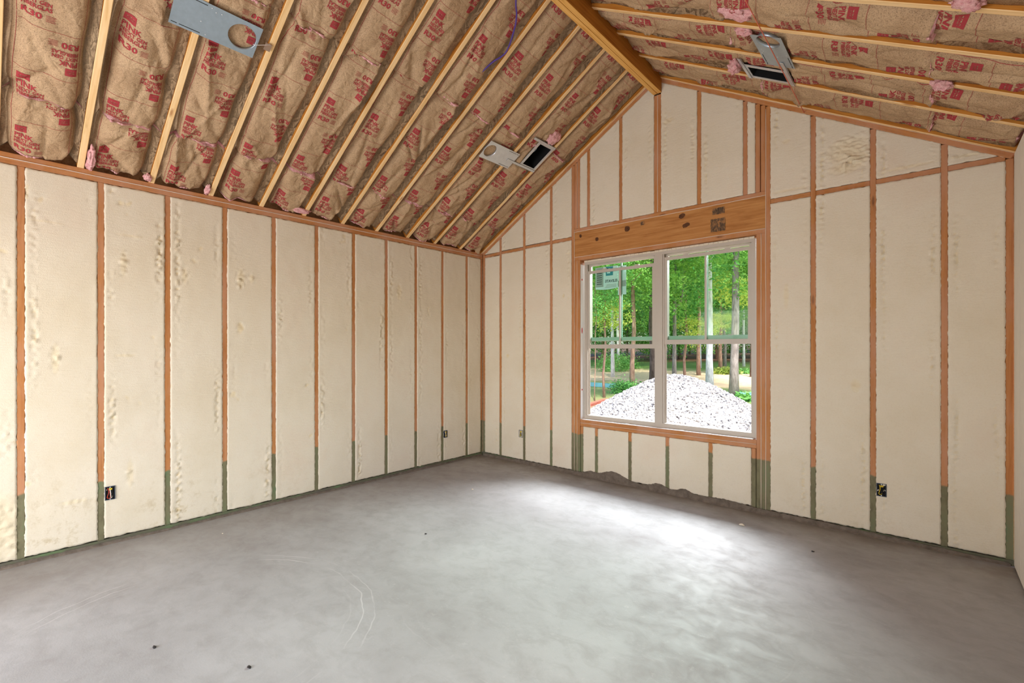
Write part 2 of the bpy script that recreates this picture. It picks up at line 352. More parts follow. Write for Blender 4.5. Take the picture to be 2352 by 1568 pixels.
for y in rafR + [-3.33, -3.74, -4.15, -4.56, -4.97, -5.38, -5.79, -6.2]: rafter(frameR, cr, y, False)
# gable end rafters seen above the rake plates
for fr, par in ((frameL, cl), (frameR, cr)): rafter(fr, par, -0.012, fr is frameL)
# ridge beam of laminated plies
rb = empty('ridge_beam', (2.505, 0, 4.04), label='laminated ridge beam running to the gable peak', kind='structure')
for i in range(2):
    x0 = 2.464 + i * 0.0445
    V, F = boxvf(x0, x0 + 0.0435, -RL, 0.0, 4.04, 4.40)
    o = mesh('lamination', [(0, 0, 0)], [], ['beam_wood', 'beam_ply'], rb)
    bpy.data.objects.remove(o)
    o = beam('lamination', (x0 + 0.02175, 0.0, 4.04), (x0 + 0.02175, -RL, 4.04), (-1, 0, 0) if False else (1, 0, 0), 0.0435, 0.36, ['beam_wood', 'beam_ply'], rb, bev=0.002)
    if o.matrix_basis.col[2][2] < 0:
        bpy.data.objects.remove(o)
        o = beam('lamination', (x0 + 0.02175, -RL, 4.04), (x0 + 0.02175, 0.0, 4.04), (1, 0, 0), 0.0435, 0.36, ['beam_wood', 'beam_ply'], rb, bev=0.002)
    if o.matrix_basis.col[2][2] < 0:
        o.matrix_basis = o.matrix_basis @ Matrix.Diagonal((1, 1, -1, 1))
    for pl in o.data.polygons:
        if abs(pl.normal.z) > 0.9 and pl.center.z < 0.1: pl.material_index = 1

# ------------------------------------------------------------------ wall framing
def gpt(u, v, w): return (u, -w, v)          # gable wall: into the room is -y
def lpt(u, v, w): return (w, u, v)           # long wall: into the room is +x
def rpt(u, v, w): return (RW - w, u, v)
def member(name, pt, u0, v0, u1, v1, th, par, mat='stud_wood', proud=0.0, depth=0.14, off=0.0):
    """stick from (u0,v0) to (u1,v1) (centre line), th wide in the wall plane"""
    a = Vector(pt(u0, v0, proud)); b = Vector(pt(u1, v1, proud)); inn = (Vector(pt(0, 0, 1)) - Vector(pt(0, 0, 0)))
    X = (b - a).normalized(); wd = inn.cross(X)                    # X x wd must be -inn
    if X.cross(wd).dot(inn) > 0: wd = -wd
    return beam(name, a, b, wd, th, depth, mat, par)
# long wall
studL = [-4.377, -3.969, -3.564, -3.154, -2.747, -2.338, -1.934, -1.532, -1.124, -0.714, -0.298]
allL = [-6.42, -6.01, -5.6, -5.19, -4.783] + studL
for y in allL: member('stud', lpt, y, 0.038, y, 2.675, SW, wl)
member('stud', lpt, -0.024, 0.038, -0.024, 2.675, SW, wl)
for i in range(2):
    v = 2.675 + SW * (i + 0.5)
    member('top_plate', lpt, -RL, v, 0.0, v, SW - 0.001, wl, proud=0.0 + 0.002 * i)
mesh('caulk_seam', *tube([(0.003, -RL + i * 0.08, 2.713 + 0.0015 * N3(i * 0.7, 1, 2)) for i in range(82)], 0.0032, 6), 'caulk', wl, True)
member('bottom_plate', lpt, -RL, 0.019, 0.0, 0.019, SW, wl, 'green_plate', proud=0.004)
# gable wall
GS = [0.334, 0.743, 1.167]; GR = [3.857, 4.25, 4.655]
def rake_under(x): return zroof(x) - 0.040
def full(x): member('stud', gpt, x, 0.038, x, rake_under(x) - 0.002, SW, wb_)
for x in GS + GR: full(x)
full(0.026); full(4.976)
for x in (1.480, 3.521): full(x)                                  # king studs
for x in (1.5195, 1.558): member('jack_stud', gpt, x, 0.038, x, 2.467, SW, wb_)
for x in (3.446, 3.4835): member('jack_stud', gpt, x, 0.038, x, 2.467, SW, wb_)
member('header_flat', gpt, 1.50, 2.486, 3.502, 2.486, SW, wb_)
hd = member('header', gpt, 1.50, 2.651, 3.502, 2.651, 0.290, wb_, 'header_wood')
member('header_flat', gpt, 1.50, 2.815, 3.502, 2.815, SW, wb_, proud=0.001)
def seam(pts, par, r=0.0028): mesh('caulk_seam', *tube([(p[0], p[1], p[2]) for p in pts], r, 6), 'caulk', par, True)
def seamline(pt, u0, v0, u1, v1, par, r=0.0028, n=40, w=0.001):
    pts = []
    for i in range(n + 1):
        t = i / n; j = 0.0018 * N3(i * 0.83, u0 * 3, v0); du, dv = u1 - u0, v1 - v0; l = math.hypot(du, dv)
        pts.append(pt(u0 + du * t - dv / l * j, v0 + dv * t + du / l * j, w))
    seam(pts, par, r)
seamline(gpt, 1.50, 2.796, 3.50, 2.796, wb_); seamline(gpt, 1.50, 2.506, 3.50, 2.506, wb_); seamline(gpt, 1.499, 0.04, 1.499, 2.83, wb_); seamline(gpt, 3.502, 0.04, 3.502, 3.55, wb_)
seamline(gpt, 1.539, 0.04, 1.539, 2.467, wb_, 0.0022); seamline(gpt, 3.465, 0.04, 3.465, 2.467, wb_); 
for x in (1.519, 1.560, 1.692, 2.095, 2.490, 2.528, 2.926, 3.336): member('cripple_stud', gpt, x, 2.835, x, min(rake_under(x) - 0.002, 4.03), SW, wb_)
for x in (3.436, 3.480): member('cripple_stud', gpt, x, 2.835, x, rake_under(x) - 0.002, SW, wb_, proud=-0.004)
seamline(gpt, 2.509, 2.84, 2.509, 4.03, wb_, 0.003); seamline(gpt, 1.5395, 2.84, 1.5395, 3.6, wb_, 0.002)
for v in (0.622, 0.583): member('window_stool', gpt, 1.579, v, 3.428, v, SW - 0.001, wb_)
seamline(gpt, 1.58, 0.6025, 3.426, 0.6025, wb_, 0.0024)
for x in (1.602, 1.794, 2.203, 2.612, 3.032, 3.404): member('cripple_stud', gpt, x, 0.038, x, 0.563, SW, wb_)
for a, b in ((0.045, 0.315), (0.353, 0.724), (0.762, 1.148), (1.186, 1.461), (3.540, 3.838), (3.876, 4.231), (4.269, 4.636), (4.674, 4.957)):
    dz = -0.03 * max(0, 1 - a / 1.0) if a < 1 else 0
    member('fire_block', gpt, a, 2.733 + dz, b, 2.733 + dz * 0.6, SW, wb_, proud=-0.002)
for sgn in (0, 1):                                               # rake plates
    fr = (lambda a, h: (a * CT + h * ST, ZP + a * ST - h * CT)) if sgn == 0 else (lambda a, h: (RW - a * CT - h * ST, ZP + a * ST - h * CT))
    for i, h in enumerate((0.0170, -0.0215)):
        u0, v0 = fr(0.0, h); u1, v1 = fr(AR + 0.01, h); member('rake_plate', gpt, u0, v0, u1, v1, SW - 0.001, wb_, proud=0.004 + 0.003 * i, depth=0.12)
    u0, v0 = fr(0.0, -0.002); u1, v1 = fr(AR - 0.05, -0.002); seamline(gpt, u0, v0, u1, v1, wb_, 0.0036, 60, 0.007)
member('bottom_plate', gpt, 0.0, 0.019, RW, 0.019, SW, wb_, 'green_plate', proud=0.003)
# knots, nails and stamp smudges on the header
def disc(name, pt, u, v, w, ru, rv, mat, par, rot=0.0, n=16, jag=0.0):
    V = [pt(u, v, w)]
    for k in range(n):
        th = 2 * math.pi * k / n; j = 1 + jag * N3(k * 1.7, u * 9, v * 9); x, y = ru * math.cos(th) * j, rv * math.sin(th) * j
        V.append(pt(u + x * math.cos(rot) - y * math.sin(rot), v + x * math.sin(rot) + y * math.cos(rot), w))
    return mesh(name, V, [(0, 1 + k, 1 + (k + 1) % n) for k in range(n)], mat, par)
for (u, v, r1, r2) in ((1.585, 2.742, 0.016, 0.020), (1.80, 2.672, 0.020, 0.022), (2.17, 2.725, 0.030, 0.030), (2.76, 2.752, 0.034, 0.024), (2.80, 2.655, 0.038, 0.022)):
    disc('knot', gpt, u, v, 0.0035, r1, r2, 'knot', hd, 0.3, 18, 0.25)
m = MT('stamp', 0.8); f = m.noise(m.pos((60, 1, 25)), 1.0, 4, 0.8); f2 = m.noise(m.pos(), 14, 3)
m.col(m.ramp(m.math('ADD', m.math('MULTIPLY', f, 0.6), m.math('MULTIPLY', f2, 0.5)), [(0.42, srgb(40, 34, 30)), (0.55, srgb(108, 84, 62)), (0.66, srgb(180, 126, 74))])); M['stamp'] = m.m
for (u0, u1, v0, v1) in ((3.035, 3.165, 2.545, 2.665), (3.05, 3.160, 2.705, 2.765), (2.325, 2.365, 2.735, 2.775)):
    n = 10; V = [gpt((u0 + u1) / 2, (v0 + v1) / 2, 0.0036)]
    per = [(u0 + (u1 - u0) * k / n, v0) for k in range(n)] + [(u1, v0 + (v1 - v0) * k / n) for k in range(n)] + [(u1 - (u1 - u0) * k / n, v1) for k in range(n)] + [(u0, v1 - (v1 - v0) * k / n) for k in range(n)]
    for k, (u, v) in enumerate(per): V.append(gpt(u + 0.006 * N3(k * 0.9, u0, 1), v + 0.006 * N3(k * 0.9, u0, 4), 0.0036))
    mesh('stamp_smudge', V, [(0, 1 + k, 1 + (k + 1) % (4 * n)) for k in range(4 * n)], 'stamp', hd)
# right wall: white foam board with a narrow seam
for y0, y1 in ((-0.296, -0.02), (-1.2, -0.304), (-2.2, -1.206), (-3.5, -2.206)):
    box('foam_board', (4.995, y0, 0.015), (5.14, y1, 2.74), 'drywall', wr)
member('top_plate', rpt, -3.5, 2.745, 0.0, 2.745, 0.02, wr)
for y in (-3.52, -5.88): member('jack_stud', rpt, y, 0.0, y, 2.5, SW, wr)
for x in (0.52, 1.35, 2.88): box('door_post', (x - 0.03, -RL, 0), (x + 0.03, -RL + 0.09, 2.4), 'rafter_wood', wf)

# ------------------------------------------------------------------ spray foam bays
def foam_panel(pt, u0, u1, v0, vtop, par, gouges=(), soil=None, seed=0, res=0.0115, crumb=1.0):
    """panel between studs; vtop is a function of u (sloping under the rake) or a number"""
    vt = vtop if callable(vtop) else (lambda u: vtop)
    nu = max(4, int((u1 - u0) / res)); nv = max(4, int((max(vt(u0), vt(u1)) - v0) / res))
    V = []; cut = []; soi = []
    for j in range(nv + 1):
        for i in range(nu + 1):
            s, t = i / nu, j / nv; u = u0 + (u1 - u0) * s; top = vt(u); v = v0 + (top - v0) * t
            eu = min(u - u0, u1 - u); ev = min(v - v0, top - v)
            w = 0.0025 + 0.004 * N3(u * 2.2, v * 1.4, seed) + 0.0013 * N3(u * 14, v * 9, seed + 3)
            # crumbly trim marks running beside the studs
            strip = math.exp(-((eu - 0.045 - 0.018 * N3(v * 1.1, seed, 4)) / 0.014) ** 2) * max(0.0, N3(v * 1.6, seed * 1.3, (1 if u - u0 < u1 - u else 7)) + 0.10)
            r = N3(u * 62, v * 55, seed + 9); g = 0.0
            if strip > 0.05 and r > -0.05: g = crumb * strip * (0.4 + r) * 1.7; w += 0.016 * g * (1 if N3(u * 35, v * 33, 5) > 0.1 else -1)
            # loose tears
            q = N3(u * 5.2, v * 4.1, seed + 17) * 0.75 + 0.45 * N3(u * 19, v * 15, seed + 21)
            if q > 0.60: d = (q - 0.60) * 6 * crumb; w -= 0.012 * min(1, d) * (0.4 + 1.4 * N3(u * 60, v * 60, 2)); g = max(g, min(0.8, d))
            for (gu, gv, ru, rv, dep) in gouges:
                e = ((u - gu) / ru) ** 2 + ((v - gv) / rv) ** 2
                if e < 1.6:
                    k = max(0.0, 1 - e / 1.6) ** 0.5; rr = mnoise.ridged_multi_fractal((u * 22, v * 34, seed), 0.9, 2.1, 3, 1.0, 2.0)
                    w += dep * k * (0.9 - 0.9 * rr); g = max(g, 0.55 * k)
            # ragged edge towards the wood
            if i in (0, nu):
                du = 0.0045 * N3(v * 26, seed, i) + 0.004 * N3(v * 70, seed, i + 3) + 0.0005
                u += -du if i == 0 else du; w -= 0.001
            if j in (0, nv):
                dv = 0.006 * N3(u * 24, seed, j) + 0.004 * N3(u * 60, seed, j + 5)
                v += -dv if j == 0 else dv; w -= 0.001
            elif min(eu, ev) < 0.014: w += 0.0035 * max(0, N3(u * 40, v * 40, seed + 6))
            V.append(pt(u, v, w)); cut.append(min(1, max(0, g)))
            so = 0.0
            if soil: so = soil(u, v)
            soi.append(so)
    W_ = nu + 1; F = [(j * W_ + i, j * W_ + i + 1, (j + 1) * W_ + i + 1, (j + 1) * W_ + i) for j in range(nv) for i in range(nu)]
    # side skirts back into the wall
    ring = [i for i in range(W_)] + [j * W_ + nu for j in range(1, nv + 1)] + [nv * W_ + i for i in range(nu - 1, -1, -1)] + [j * W_ for j in range(nv - 1, 0, -1)]
    base = len(V); inn = Vector(pt(0, 0, 1)) - Vector(pt(0, 0, 0))
    for q in ring: V.append(Vector(V[q]) - inn * 0.11)
    n = len(ring); F += [(ring[k], base + k, base + (k + 1) % n, ring[(k + 1) % n]) for k in range(n)]
    F = [f[::-1] for f in F] if (Vector(V[1]) - Vector(V[0])).cross(Vector(V[W_]) - Vector(V[0])).dot(inn) < 0 else F
    o = mesh('foam_panel', V, F, 'foam', par, True)
    sm = np.ones(len(F), dtype=bool); sm[nu * nv:] = False; o.data.polygons.foreach_set('use_smooth', sm)
    for nm, arr in (('cut', cut + [0] * n), ('soil', soi + [0] * n)):
        a = o.data.attributes.new(nm, 'FLOAT', 'POINT'); a.data.foreach_set('value', np.asarray(arr, dtype=np.float32))
    return o
H = SW / 2
edges = [-4.783] + studL + [-0.024]
soilL = lambda u, v: max(0.0, min(1, (0.75 - v) * 1.6)) * max(0.0, min(1, (-2.0 - u) * 0.6)) * (0.55 + 0.6 * N3(u * 3, v * 3, 5))
for i in range(len(edges) - 1):
    gs = []
    if i == 0: gs = [(-4.46, 0.25, 0.10, 0.22, 0.012)]
    if i == 1: gs = [(-4.12, 0.36, 0.07, 0.016, 0.014), (-4.21, 1.38, 0.02, 0.10, 0.014), (-4.26, 2.33, 0.10, 0.007, 0.008)]
    if i == 2: gs = [(-3.84, 2.10, 0.02, 0.09, 0.016), (-3.83, 1.40, 0.06, 0.012, 0.010), (-3.80, 0.50, 0.02, 0.10, 0.010), (-3.80, 2.31, 0.10, 0.007, 0.008)]
    if i == 3: gs = [(-3.45, 2.05, 0.02, 0.06, 0.016)]
    if i == 4: gs = [(-3.03, 2.07, 0.03, 0.08, 0.018), (-2.94, 2.08, 0.02, 0.04, 0.016)]
    if i == 8: gs = [(-1.36, 2.1, 0.03, 0.08, 0.014)]
    foam_panel(lpt, edges[i] + H, edges[i + 1] - H, 0.045, 2.672, wl, gs, soilL, i * 1.37 + 1, crumb=1.0 if i < 8 else 0.7)
soilG = lambda u, v: max(0.0, min(1, (0.35 - v) * 2.5)) * 0.35
def fp(u0, u1, v0, vt, seed, gs=(), crumb=0.95): foam_panel(gpt, u0, u1, v0, vt, wb_, gs, soilG, seed, crumb=crumb)
E1 = [0.045, 0.334 - H, 0.334 + H, 0.743 - H, 0.743 + H, 1.167 - H, 1.167 + H, 1.461]
for i in range(0, 8, 2):
    fp(E1[i], E1[i + 1], 0.045, 2.712 - (0.025 if i == 0 else 0.012 if i == 2 else 0), 30 + i); fp(E1[i], E1[i + 1], 2.754 - (0.02 if i == 0 else 0.01 if i == 2 else 0), rake_under, 40 + i)
E2 = [3.540, 3.857 - H, 3.857 + H, 4.25 - H, 4.25 + H, 4.655 - H, 4.655 + H, 4.957]
for i in range(0, 8, 2):
    gs = []
    if i == 2: gs = [(4.09, 3.02, 0.13, 0.10, 0.024), (4.07, 2.89, 0.10, 0.045, 0.022), (4.15, 2.95, 0.08, 0.05, 0.02)]
    if i == 0: gs = [(3.68, 2.80, 0.14, 0.012, 0.012), (3.66, 3.22, 0.03, 0.02, 0.014)]
    if i == 4: gs = [(4.45, 2.80, 0.16, 0.012, 0.012)]
    if i == 6: gs = [(4.78, 2.80, 0.10, 0.012, 0.014)]
    g2 = []
    if i == 2: g2 = [(4.14, 1.16, 0.03, 0.05, 0.016)]
    if i == 0: g2 = [(3.66, 1.9, 0.02, 0.10, 0.010)]
    fp(E2[i], E2[i + 1], 0.045, 2.712, 50 + i, g2, 1.3); fp(E2[i], E2[i + 1], 2.754, rake_under, 60 + i, gs, 1.3)
E3 = [1.579, 1.692 - H, 1.692 + H, 2.095 - H, 2.095 + H, 2.471, 2.547, 2.926 - H, 2.926 + H, 3.336 - H, 3.336 + H, 3.417]
for i in range(0, 12, 2):
    fp(E3[i], E3[i + 1], 2.836, rake_under, 70 + i, [(2.62, 3.73, 0.05, 0.03, 0.018)] if i == 6 else (), 0.9)
E4 = [1.621, 1.794 - H, 1.794 + H, 2.203 - H, 2.203 + H, 2.612 - H, 2.612 + H, 3.032 - H, 3.032 + H, 3.385]
for i in range(0, 10, 2): fp(E4[i], E4[i + 1], 0.05, 0.563, 90 + i, crumb=0.4)
# concrete slopped against the foot of the walls
def slop(pt, u0, u1, prof, par, out=0.014):
    n = int((u1 - u0) / 0.012); V = []; F = []
    for i in range(n + 1):
        u = u0 + (u1 - u0) * i / n; h = max(0.006, prof(u) + 0.006 * N3(u * 30, 2, 3) + 0.004 * N3(u * 80, 4, 1)); o_ = out + 0.006 * N3(u * 6, 1, 9)
        V += [pt(u, -0.002, o_ + 0.012), pt(u, h * 0.35, o_), pt(u, h, 0.011), pt(u, h, -0.01), pt(u, -0.002, -0.01)]
    for i in range(n):
        for k in range(4): F.append((i * 5 + k, (i + 1) * 5 + k, (i + 1) * 5 + k + 1, i * 5 + k + 1))
    return mesh('mortar_slop', V, F, 'mortar', par, False)
def profG(x):
    h = 0.040
    h += 0.075 * math.exp(-((x - 2.0) / 0.17) ** 2) + 0.03 * math.exp(-((x - 1.72) / 0.08) ** 2) + 0.045 * math.exp(-((x - 2.52) / 0.10) ** 2) + 0.04 * math.exp(-((x - 2.78) / 0.08) ** 2) + 0.02 * math.exp(-((x - 3.15) / 0.2) ** 2)
    if x > 3.9: h -= 0.02 * min(1, (x - 3.9))
    if x < 0.6: h -= 0.012
    return h
slop(gpt, 0.03, 4.98, profG, wb_)
slop(lpt, -6.4, -0.03, lambda y: 0.020 + 0.012 * N3(y * 1.3, 3, 1), wl, 0.010)

# ------------------------------------------------------------------ window (twin single-hung units, lower sashes raised)
win = empty('window_1', (2.5, 0.08, OZ0), label='twin single-hung window with raised lower sashes', kind='structure')
FX0, FX1, FZ0, FZ1 = 1.600, 3.408, 0.643, 2.445
def rectring(x0, x1, z0, z1, y0, y1, l, r, b, t):
    return join([boxvf(x0, x0 + l, y0, y1, z0, z1), boxvf(x1 - r, x1, y0, y1, z0, z1), boxvf(x0 + l, x1 - r, y0, y1, z0, z0 + b), boxvf(x0 + l, x1 - r, y0, y1, z1 - t, z1)])
mesh('window_frame', *rectring(FX0, FX1, FZ0, FZ1, 0.055, 0.14, 0.022, 0.022, 0.047, 0.030), 'vinyl', win)
box('mullion', (2.466, 0.052, FZ0 + 0.047), (2.536, 0.14, FZ1 - 0.03), 'vinyl', win)
for k, (x0, x1) in enumerate(((FX0 + 0.022, 2.466), (2.536, FX1 - 0.022))):
    # jamb tracks of the open lower half
    for s in (0, 1):
        xa = x0 if s == 0 else x1
        for q, (ya, yb) in enumerate(((0.060, 0.066), (0.088, 0.094), (0.118, 0.124))):
            xx = (xa, xa + 0.016) if s == 0 else (xa - 0.016, xa)
            box('jamb_track', (xx[0], ya, FZ0 + 0.047), (xx[1], yb, FZ1 - 0.03), 'vinyl', win)
    zi0, zi1 = ((1.453, 2.338), (1.495, 2.382))[k]
    # fixed outer sash
    xo0, xo1 = x0 + 0.004, x1 - 0.004
    so = mesh('upper_sash', *rectring(xo0, xo1, 1.535, FZ1 - 0.012, 0.100, 0.122, 0.040, 0.040, 0.042, 0.036), ['vinyl', 'vinyl_outer'], win)
    box('pane', (xo0 + 0.04, 0.110, 1.577), (xo1 - 0.04, 0.112, FZ1 - 0.048), 'glass', so)
    box('muntin', ((xo0 + xo1) / 2 - 0.009, 0.104, 1.577), ((xo0 + xo1) / 2 + 0.009, 0.118, FZ1 - 0.048), 'vinyl_outer', so)
    box('sash_rail', (xo0 + 0.03, 0.098, 1.540), (xo1 - 0.03, 0.1235, 1.580), 'vinyl_outer', so)
    # raised inner sash
    si = mesh('lower_sash', *rectring(x0 + 0.006, x1 - 0.006, zi0, zi1, 0.066, 0.090, 0.040, 0.040, 0.046, 0.030), 'vinyl', win)
    box('pane', (x0 + 0.046, 0.077, zi0 + 0.046), (x1 - 0.046, 0.079, zi1 - 0.03), 'glass', si)
    box('muntin', ((x0 + x1) / 2 - 0.009, 0.071, zi0 + 0.046), ((x0 + x1) / 2 + 0.009, 0.085, zi1 - 0.03), 'vinyl', si)
    for t in (0.28, 0.74):
        xl = x0 + (x1 - x0) * t; box('sash_lock', (xl - 0.025, 0.060, zi1 - 0.004), (xl + 0.025, 0.082, zi1 + 0.010), 'vinyl', si)
    for t in (0.2, 0.76):
        xl = x0 + (x1 - x0) * t; box('tilt_latch', (xl - 0.02, 0.090, 1.578), (xl + 0.02, 0.10, 1.586), 'vinyl', so)
# rough opening lining: white wrap on the jambs, shims under the sill
mesh('opening_wrap', *join([boxvf(OX0, OX0 + 0.003, 0.004, 0.14, OZ0, OZ1 - 0.05), boxvf(OX1 - 0.003, OX1, 0.004, 0.14, OZ0, OZ1 - 0.05)]), 'house_wrap', win)
mesh('sill_foam', *join([boxvf(1.60 + i * 0.045, 1.642 + i * 0.045, 0.004, 0.05, OZ0 - 0.002, OZ0 + 0.004 + 0.006 * abs(N3(i * 1.3, 2, 2))) for i in range(40)]), 'house_wrap', win)
mesh('head_foam', *join([boxvf(1.60 + i * 0.045, 1.643 + i * 0.045, 0.05, 0.12, OZ1 - 0.022, OZ1 - 0.004 - 0.006 * abs(N3(i * 1.3, 5, 2))) for i in range(40)]), 'foam', win)
for z, r in ((2.245, 0.012), (1.66, 0.018), (0.98, 0.010)):
    disc('tape_mark', lambda u, v, w: (OX0 + 0.0035 + w, u, v), 0.03, z, 0.0005, 0.010, r * (2.0 if r == 0.018 else 1), 'red_marker', win)

# text helper ---------------------------------------------------------
def text_tris(s, size, bold=0.0, res=2, sx=1.0):
    cu = bpy.data.curves.new('t', 'FONT'); cu.body = s; cu.size = size; cu.resolution_u = res; cu.offset = bold; cu.fill_mode = 'FRONT'
    ob = bpy.data.objects.new('t', cu); C.objects.link(ob); bpy.context.view_layer.update()
    me = bpy.data.meshes.new_from_object(ob.evaluated_get(bpy.context.evaluated_depsgraph_get()))
    bm = bmesh.new(); bm.from_mesh(me); bmesh.ops.triangulate(bm, faces=bm.faces)
    V = [(v.co.x * sx, v.co.y) for v in bm.verts]; F = [tuple(v.index for v in f.verts) for f in bm.faces]
    bm.free(); bpy.data.objects.remove(ob); bpy.data.curves.remove(cu); bpy.data.meshes.remove(me)
    if V:
        mnx = min(v[0] for v in V); V = [(x - mnx, y) for x, y in V]
    return V, F
# sticker on the glass (printed side faces outdoors, so it reads mirrored from the room)
st = empty('window_sticker', (1.86, 0.108, 2.10), label='white and teal product label stuck inside the upper window pane', cat='sticker')
def sheet(name, x0, x1, z0, z1, mat, dy=0.0, bow=0.0):
    n = 8; V = []
    for i in range(n + 1):
        t = i / n; x = x0 + (x1 - x0) * t
        for z in (z0 - bow * math.sin(t * math.pi) * 0.02, z1): V.append((x, 0.1085 - dy, z)); V.append((x, 0.1077 - dy, z))
    F = []
    for i in range(n):
        a = i * 4; b = a + 4; F += [(a, b, b + 2, a + 2), (a + 1, a + 3, b + 3, b + 1), (a, a + 1, b + 1, b), (a + 2, b + 2, b + 3, a + 3)]
    F += [(0, 2, 3, 1), (n * 4, n * 4 + 1, n * 4 + 3, n * 4 + 2)]
    return mesh(name, V, F, mat, st)
sheet('label_sheet', 1.716, 1.997, 2.128, 2.372, 'sticker_white', bow=0.6); sheet('label_panel', 1.720, 1.818, 2.15, 2.37, 'sticker_grey', 0.001); sheet('label_strip', 2.001, 2.101, 2.045, 2.362, 'sticker_white'); sheet('label_band', 2.001, 2.101, 2.135, 2.20, 'sticker_grey', 0.001)
sheet('label_logo', 1.85, 1.94, 2.27, 2.37, 'sticker_teal', 0.001); sheet('label_logo_inner', 1.865, 1.905, 2.295, 2.35, 'sticker_white', 0.002)
def sticker_text(s, xr, z, size, sx=1.0, bold=0.0):
    V, F = text_tris(s, size, bold, 1, sx); mesh('label_print', [(xr - x, 0.1058, z + y) for x, y in V], [f[::-1] for f in F], 'sticker_ink', st)
sticker_text('ELEVATE', 1.992, 2.195, 0.042, 0.95, 0.0008)
for i in range(3): sheet('label_line', 1.86 - i * 0.01, 1.985, 2.165 - i * 0.014, 2.170 - i * 0.014, 'sticker_grey', 0.0015)
for i in range(7): sheet('label_line', 1.735, 1.80, 2.18 + i * 0.024, 2.188 + i * 0.024, 'sticker_ink', 0.002)

# ------------------------------------------------------------------ insulation batts
BLK = []   # printed block template (x across, y up), about 0.17 x 0.27, split finely so that it follows the paper
def make_block():
    parts = []; y = 0.0
    def add(V, F, dx, dy):
        parts.append(([(x + dx, yy + dy, 0) for x, yy in V], F))
    for s, size, ybase, bold, sx in (('PINK', 0.052, 0.150, 0.0016, 0.92), ('NEXT GEN', 0.036, 0.116, 0.0010, 0.82), ('FIBERGLAS', 0.036, 0.084, 0.0010, 0.86), ('R30', 0.056, 0.022, 0.0018, 1.15)):
        V, F = text_tris(s, size, bold, 2, sx); add(V, F, 0.0, ybase)
    # logo box with lighter script strokes left open
    def rect(x0, x1, y0, y1): parts.append(([(x0, y0, 0), (x1, y0, 0), (x1, y1, 0), (x0, y1, 0)], [(0, 1, 2, 3)]))
    lx, ly, lw, lh = 0.0, 0.200, 0.068, 0.058
    rect(lx, lx + lw, ly, ly + 0.016); rect(lx, lx + lw, ly + 0.036, ly + lh); rect(lx, lx + 0.012, ly + 0.016, ly + 0.036); rect(lx + 0.058, lx + lw, ly + 0.016, ly + 0.036)
    for k in range(7): rect(lx + 0.012 + k * 0.0066, lx + 0.0172 + k * 0.0066, ly + 0.016 + 0.003 * (k % 2), ly + 0.036 - 0.003 * ((k + 1) % 3))
    rect(lx + 0.012, lx + 0.058, ly + 0.024, ly + 0.0275)
    for k in range(5): rect(0.118, 0.165 - 0.006 * (k % 2), 0.020 + k * 0.009, 0.0225 + k * 0.009)       # small print
    V, F = join(parts)
    bm = bmesh.new(); bv = [bm.verts.new(v) for v in V]
    for f in F:
        try: bm.faces.new([bv[i] for i in f])
        except ValueError: pass
    for ax in (0, 1):
        for k in range(1, 26):
            nrm = (1, 0, 0) if ax == 0 else (0, 1, 0); co = (k * 0.013, 0, 0) if ax == 0 else (0, k * 0.013, 0)
            if k * 0.013 > (0.2 if ax == 0 else 0.28): break
            bmesh.ops.bisect_plane(bm, geom=bm.verts[:] + bm.edges[:] + bm.faces[:], plane_co=co, plane_no=nrm, dist=1e-6)
    bmesh.ops.triangulate(bm, faces=bm.faces); bm.verts.index_update()
    BV = np.array([(v.co.x, v.co.y) for v in bm.verts]); BF = np.array([[v.index for v in f.verts] for f in bm.faces]); bm.free()
    return BV * 0.87, BF
BV, BF = make_block()
ORD = ['first', 'second', 'third', 'fourth', 'fifth', 'sixth', 'seventh', 'eighth', 'ninth', 'tenth', 'eleventh', 'twelfth']
batt_count = 0
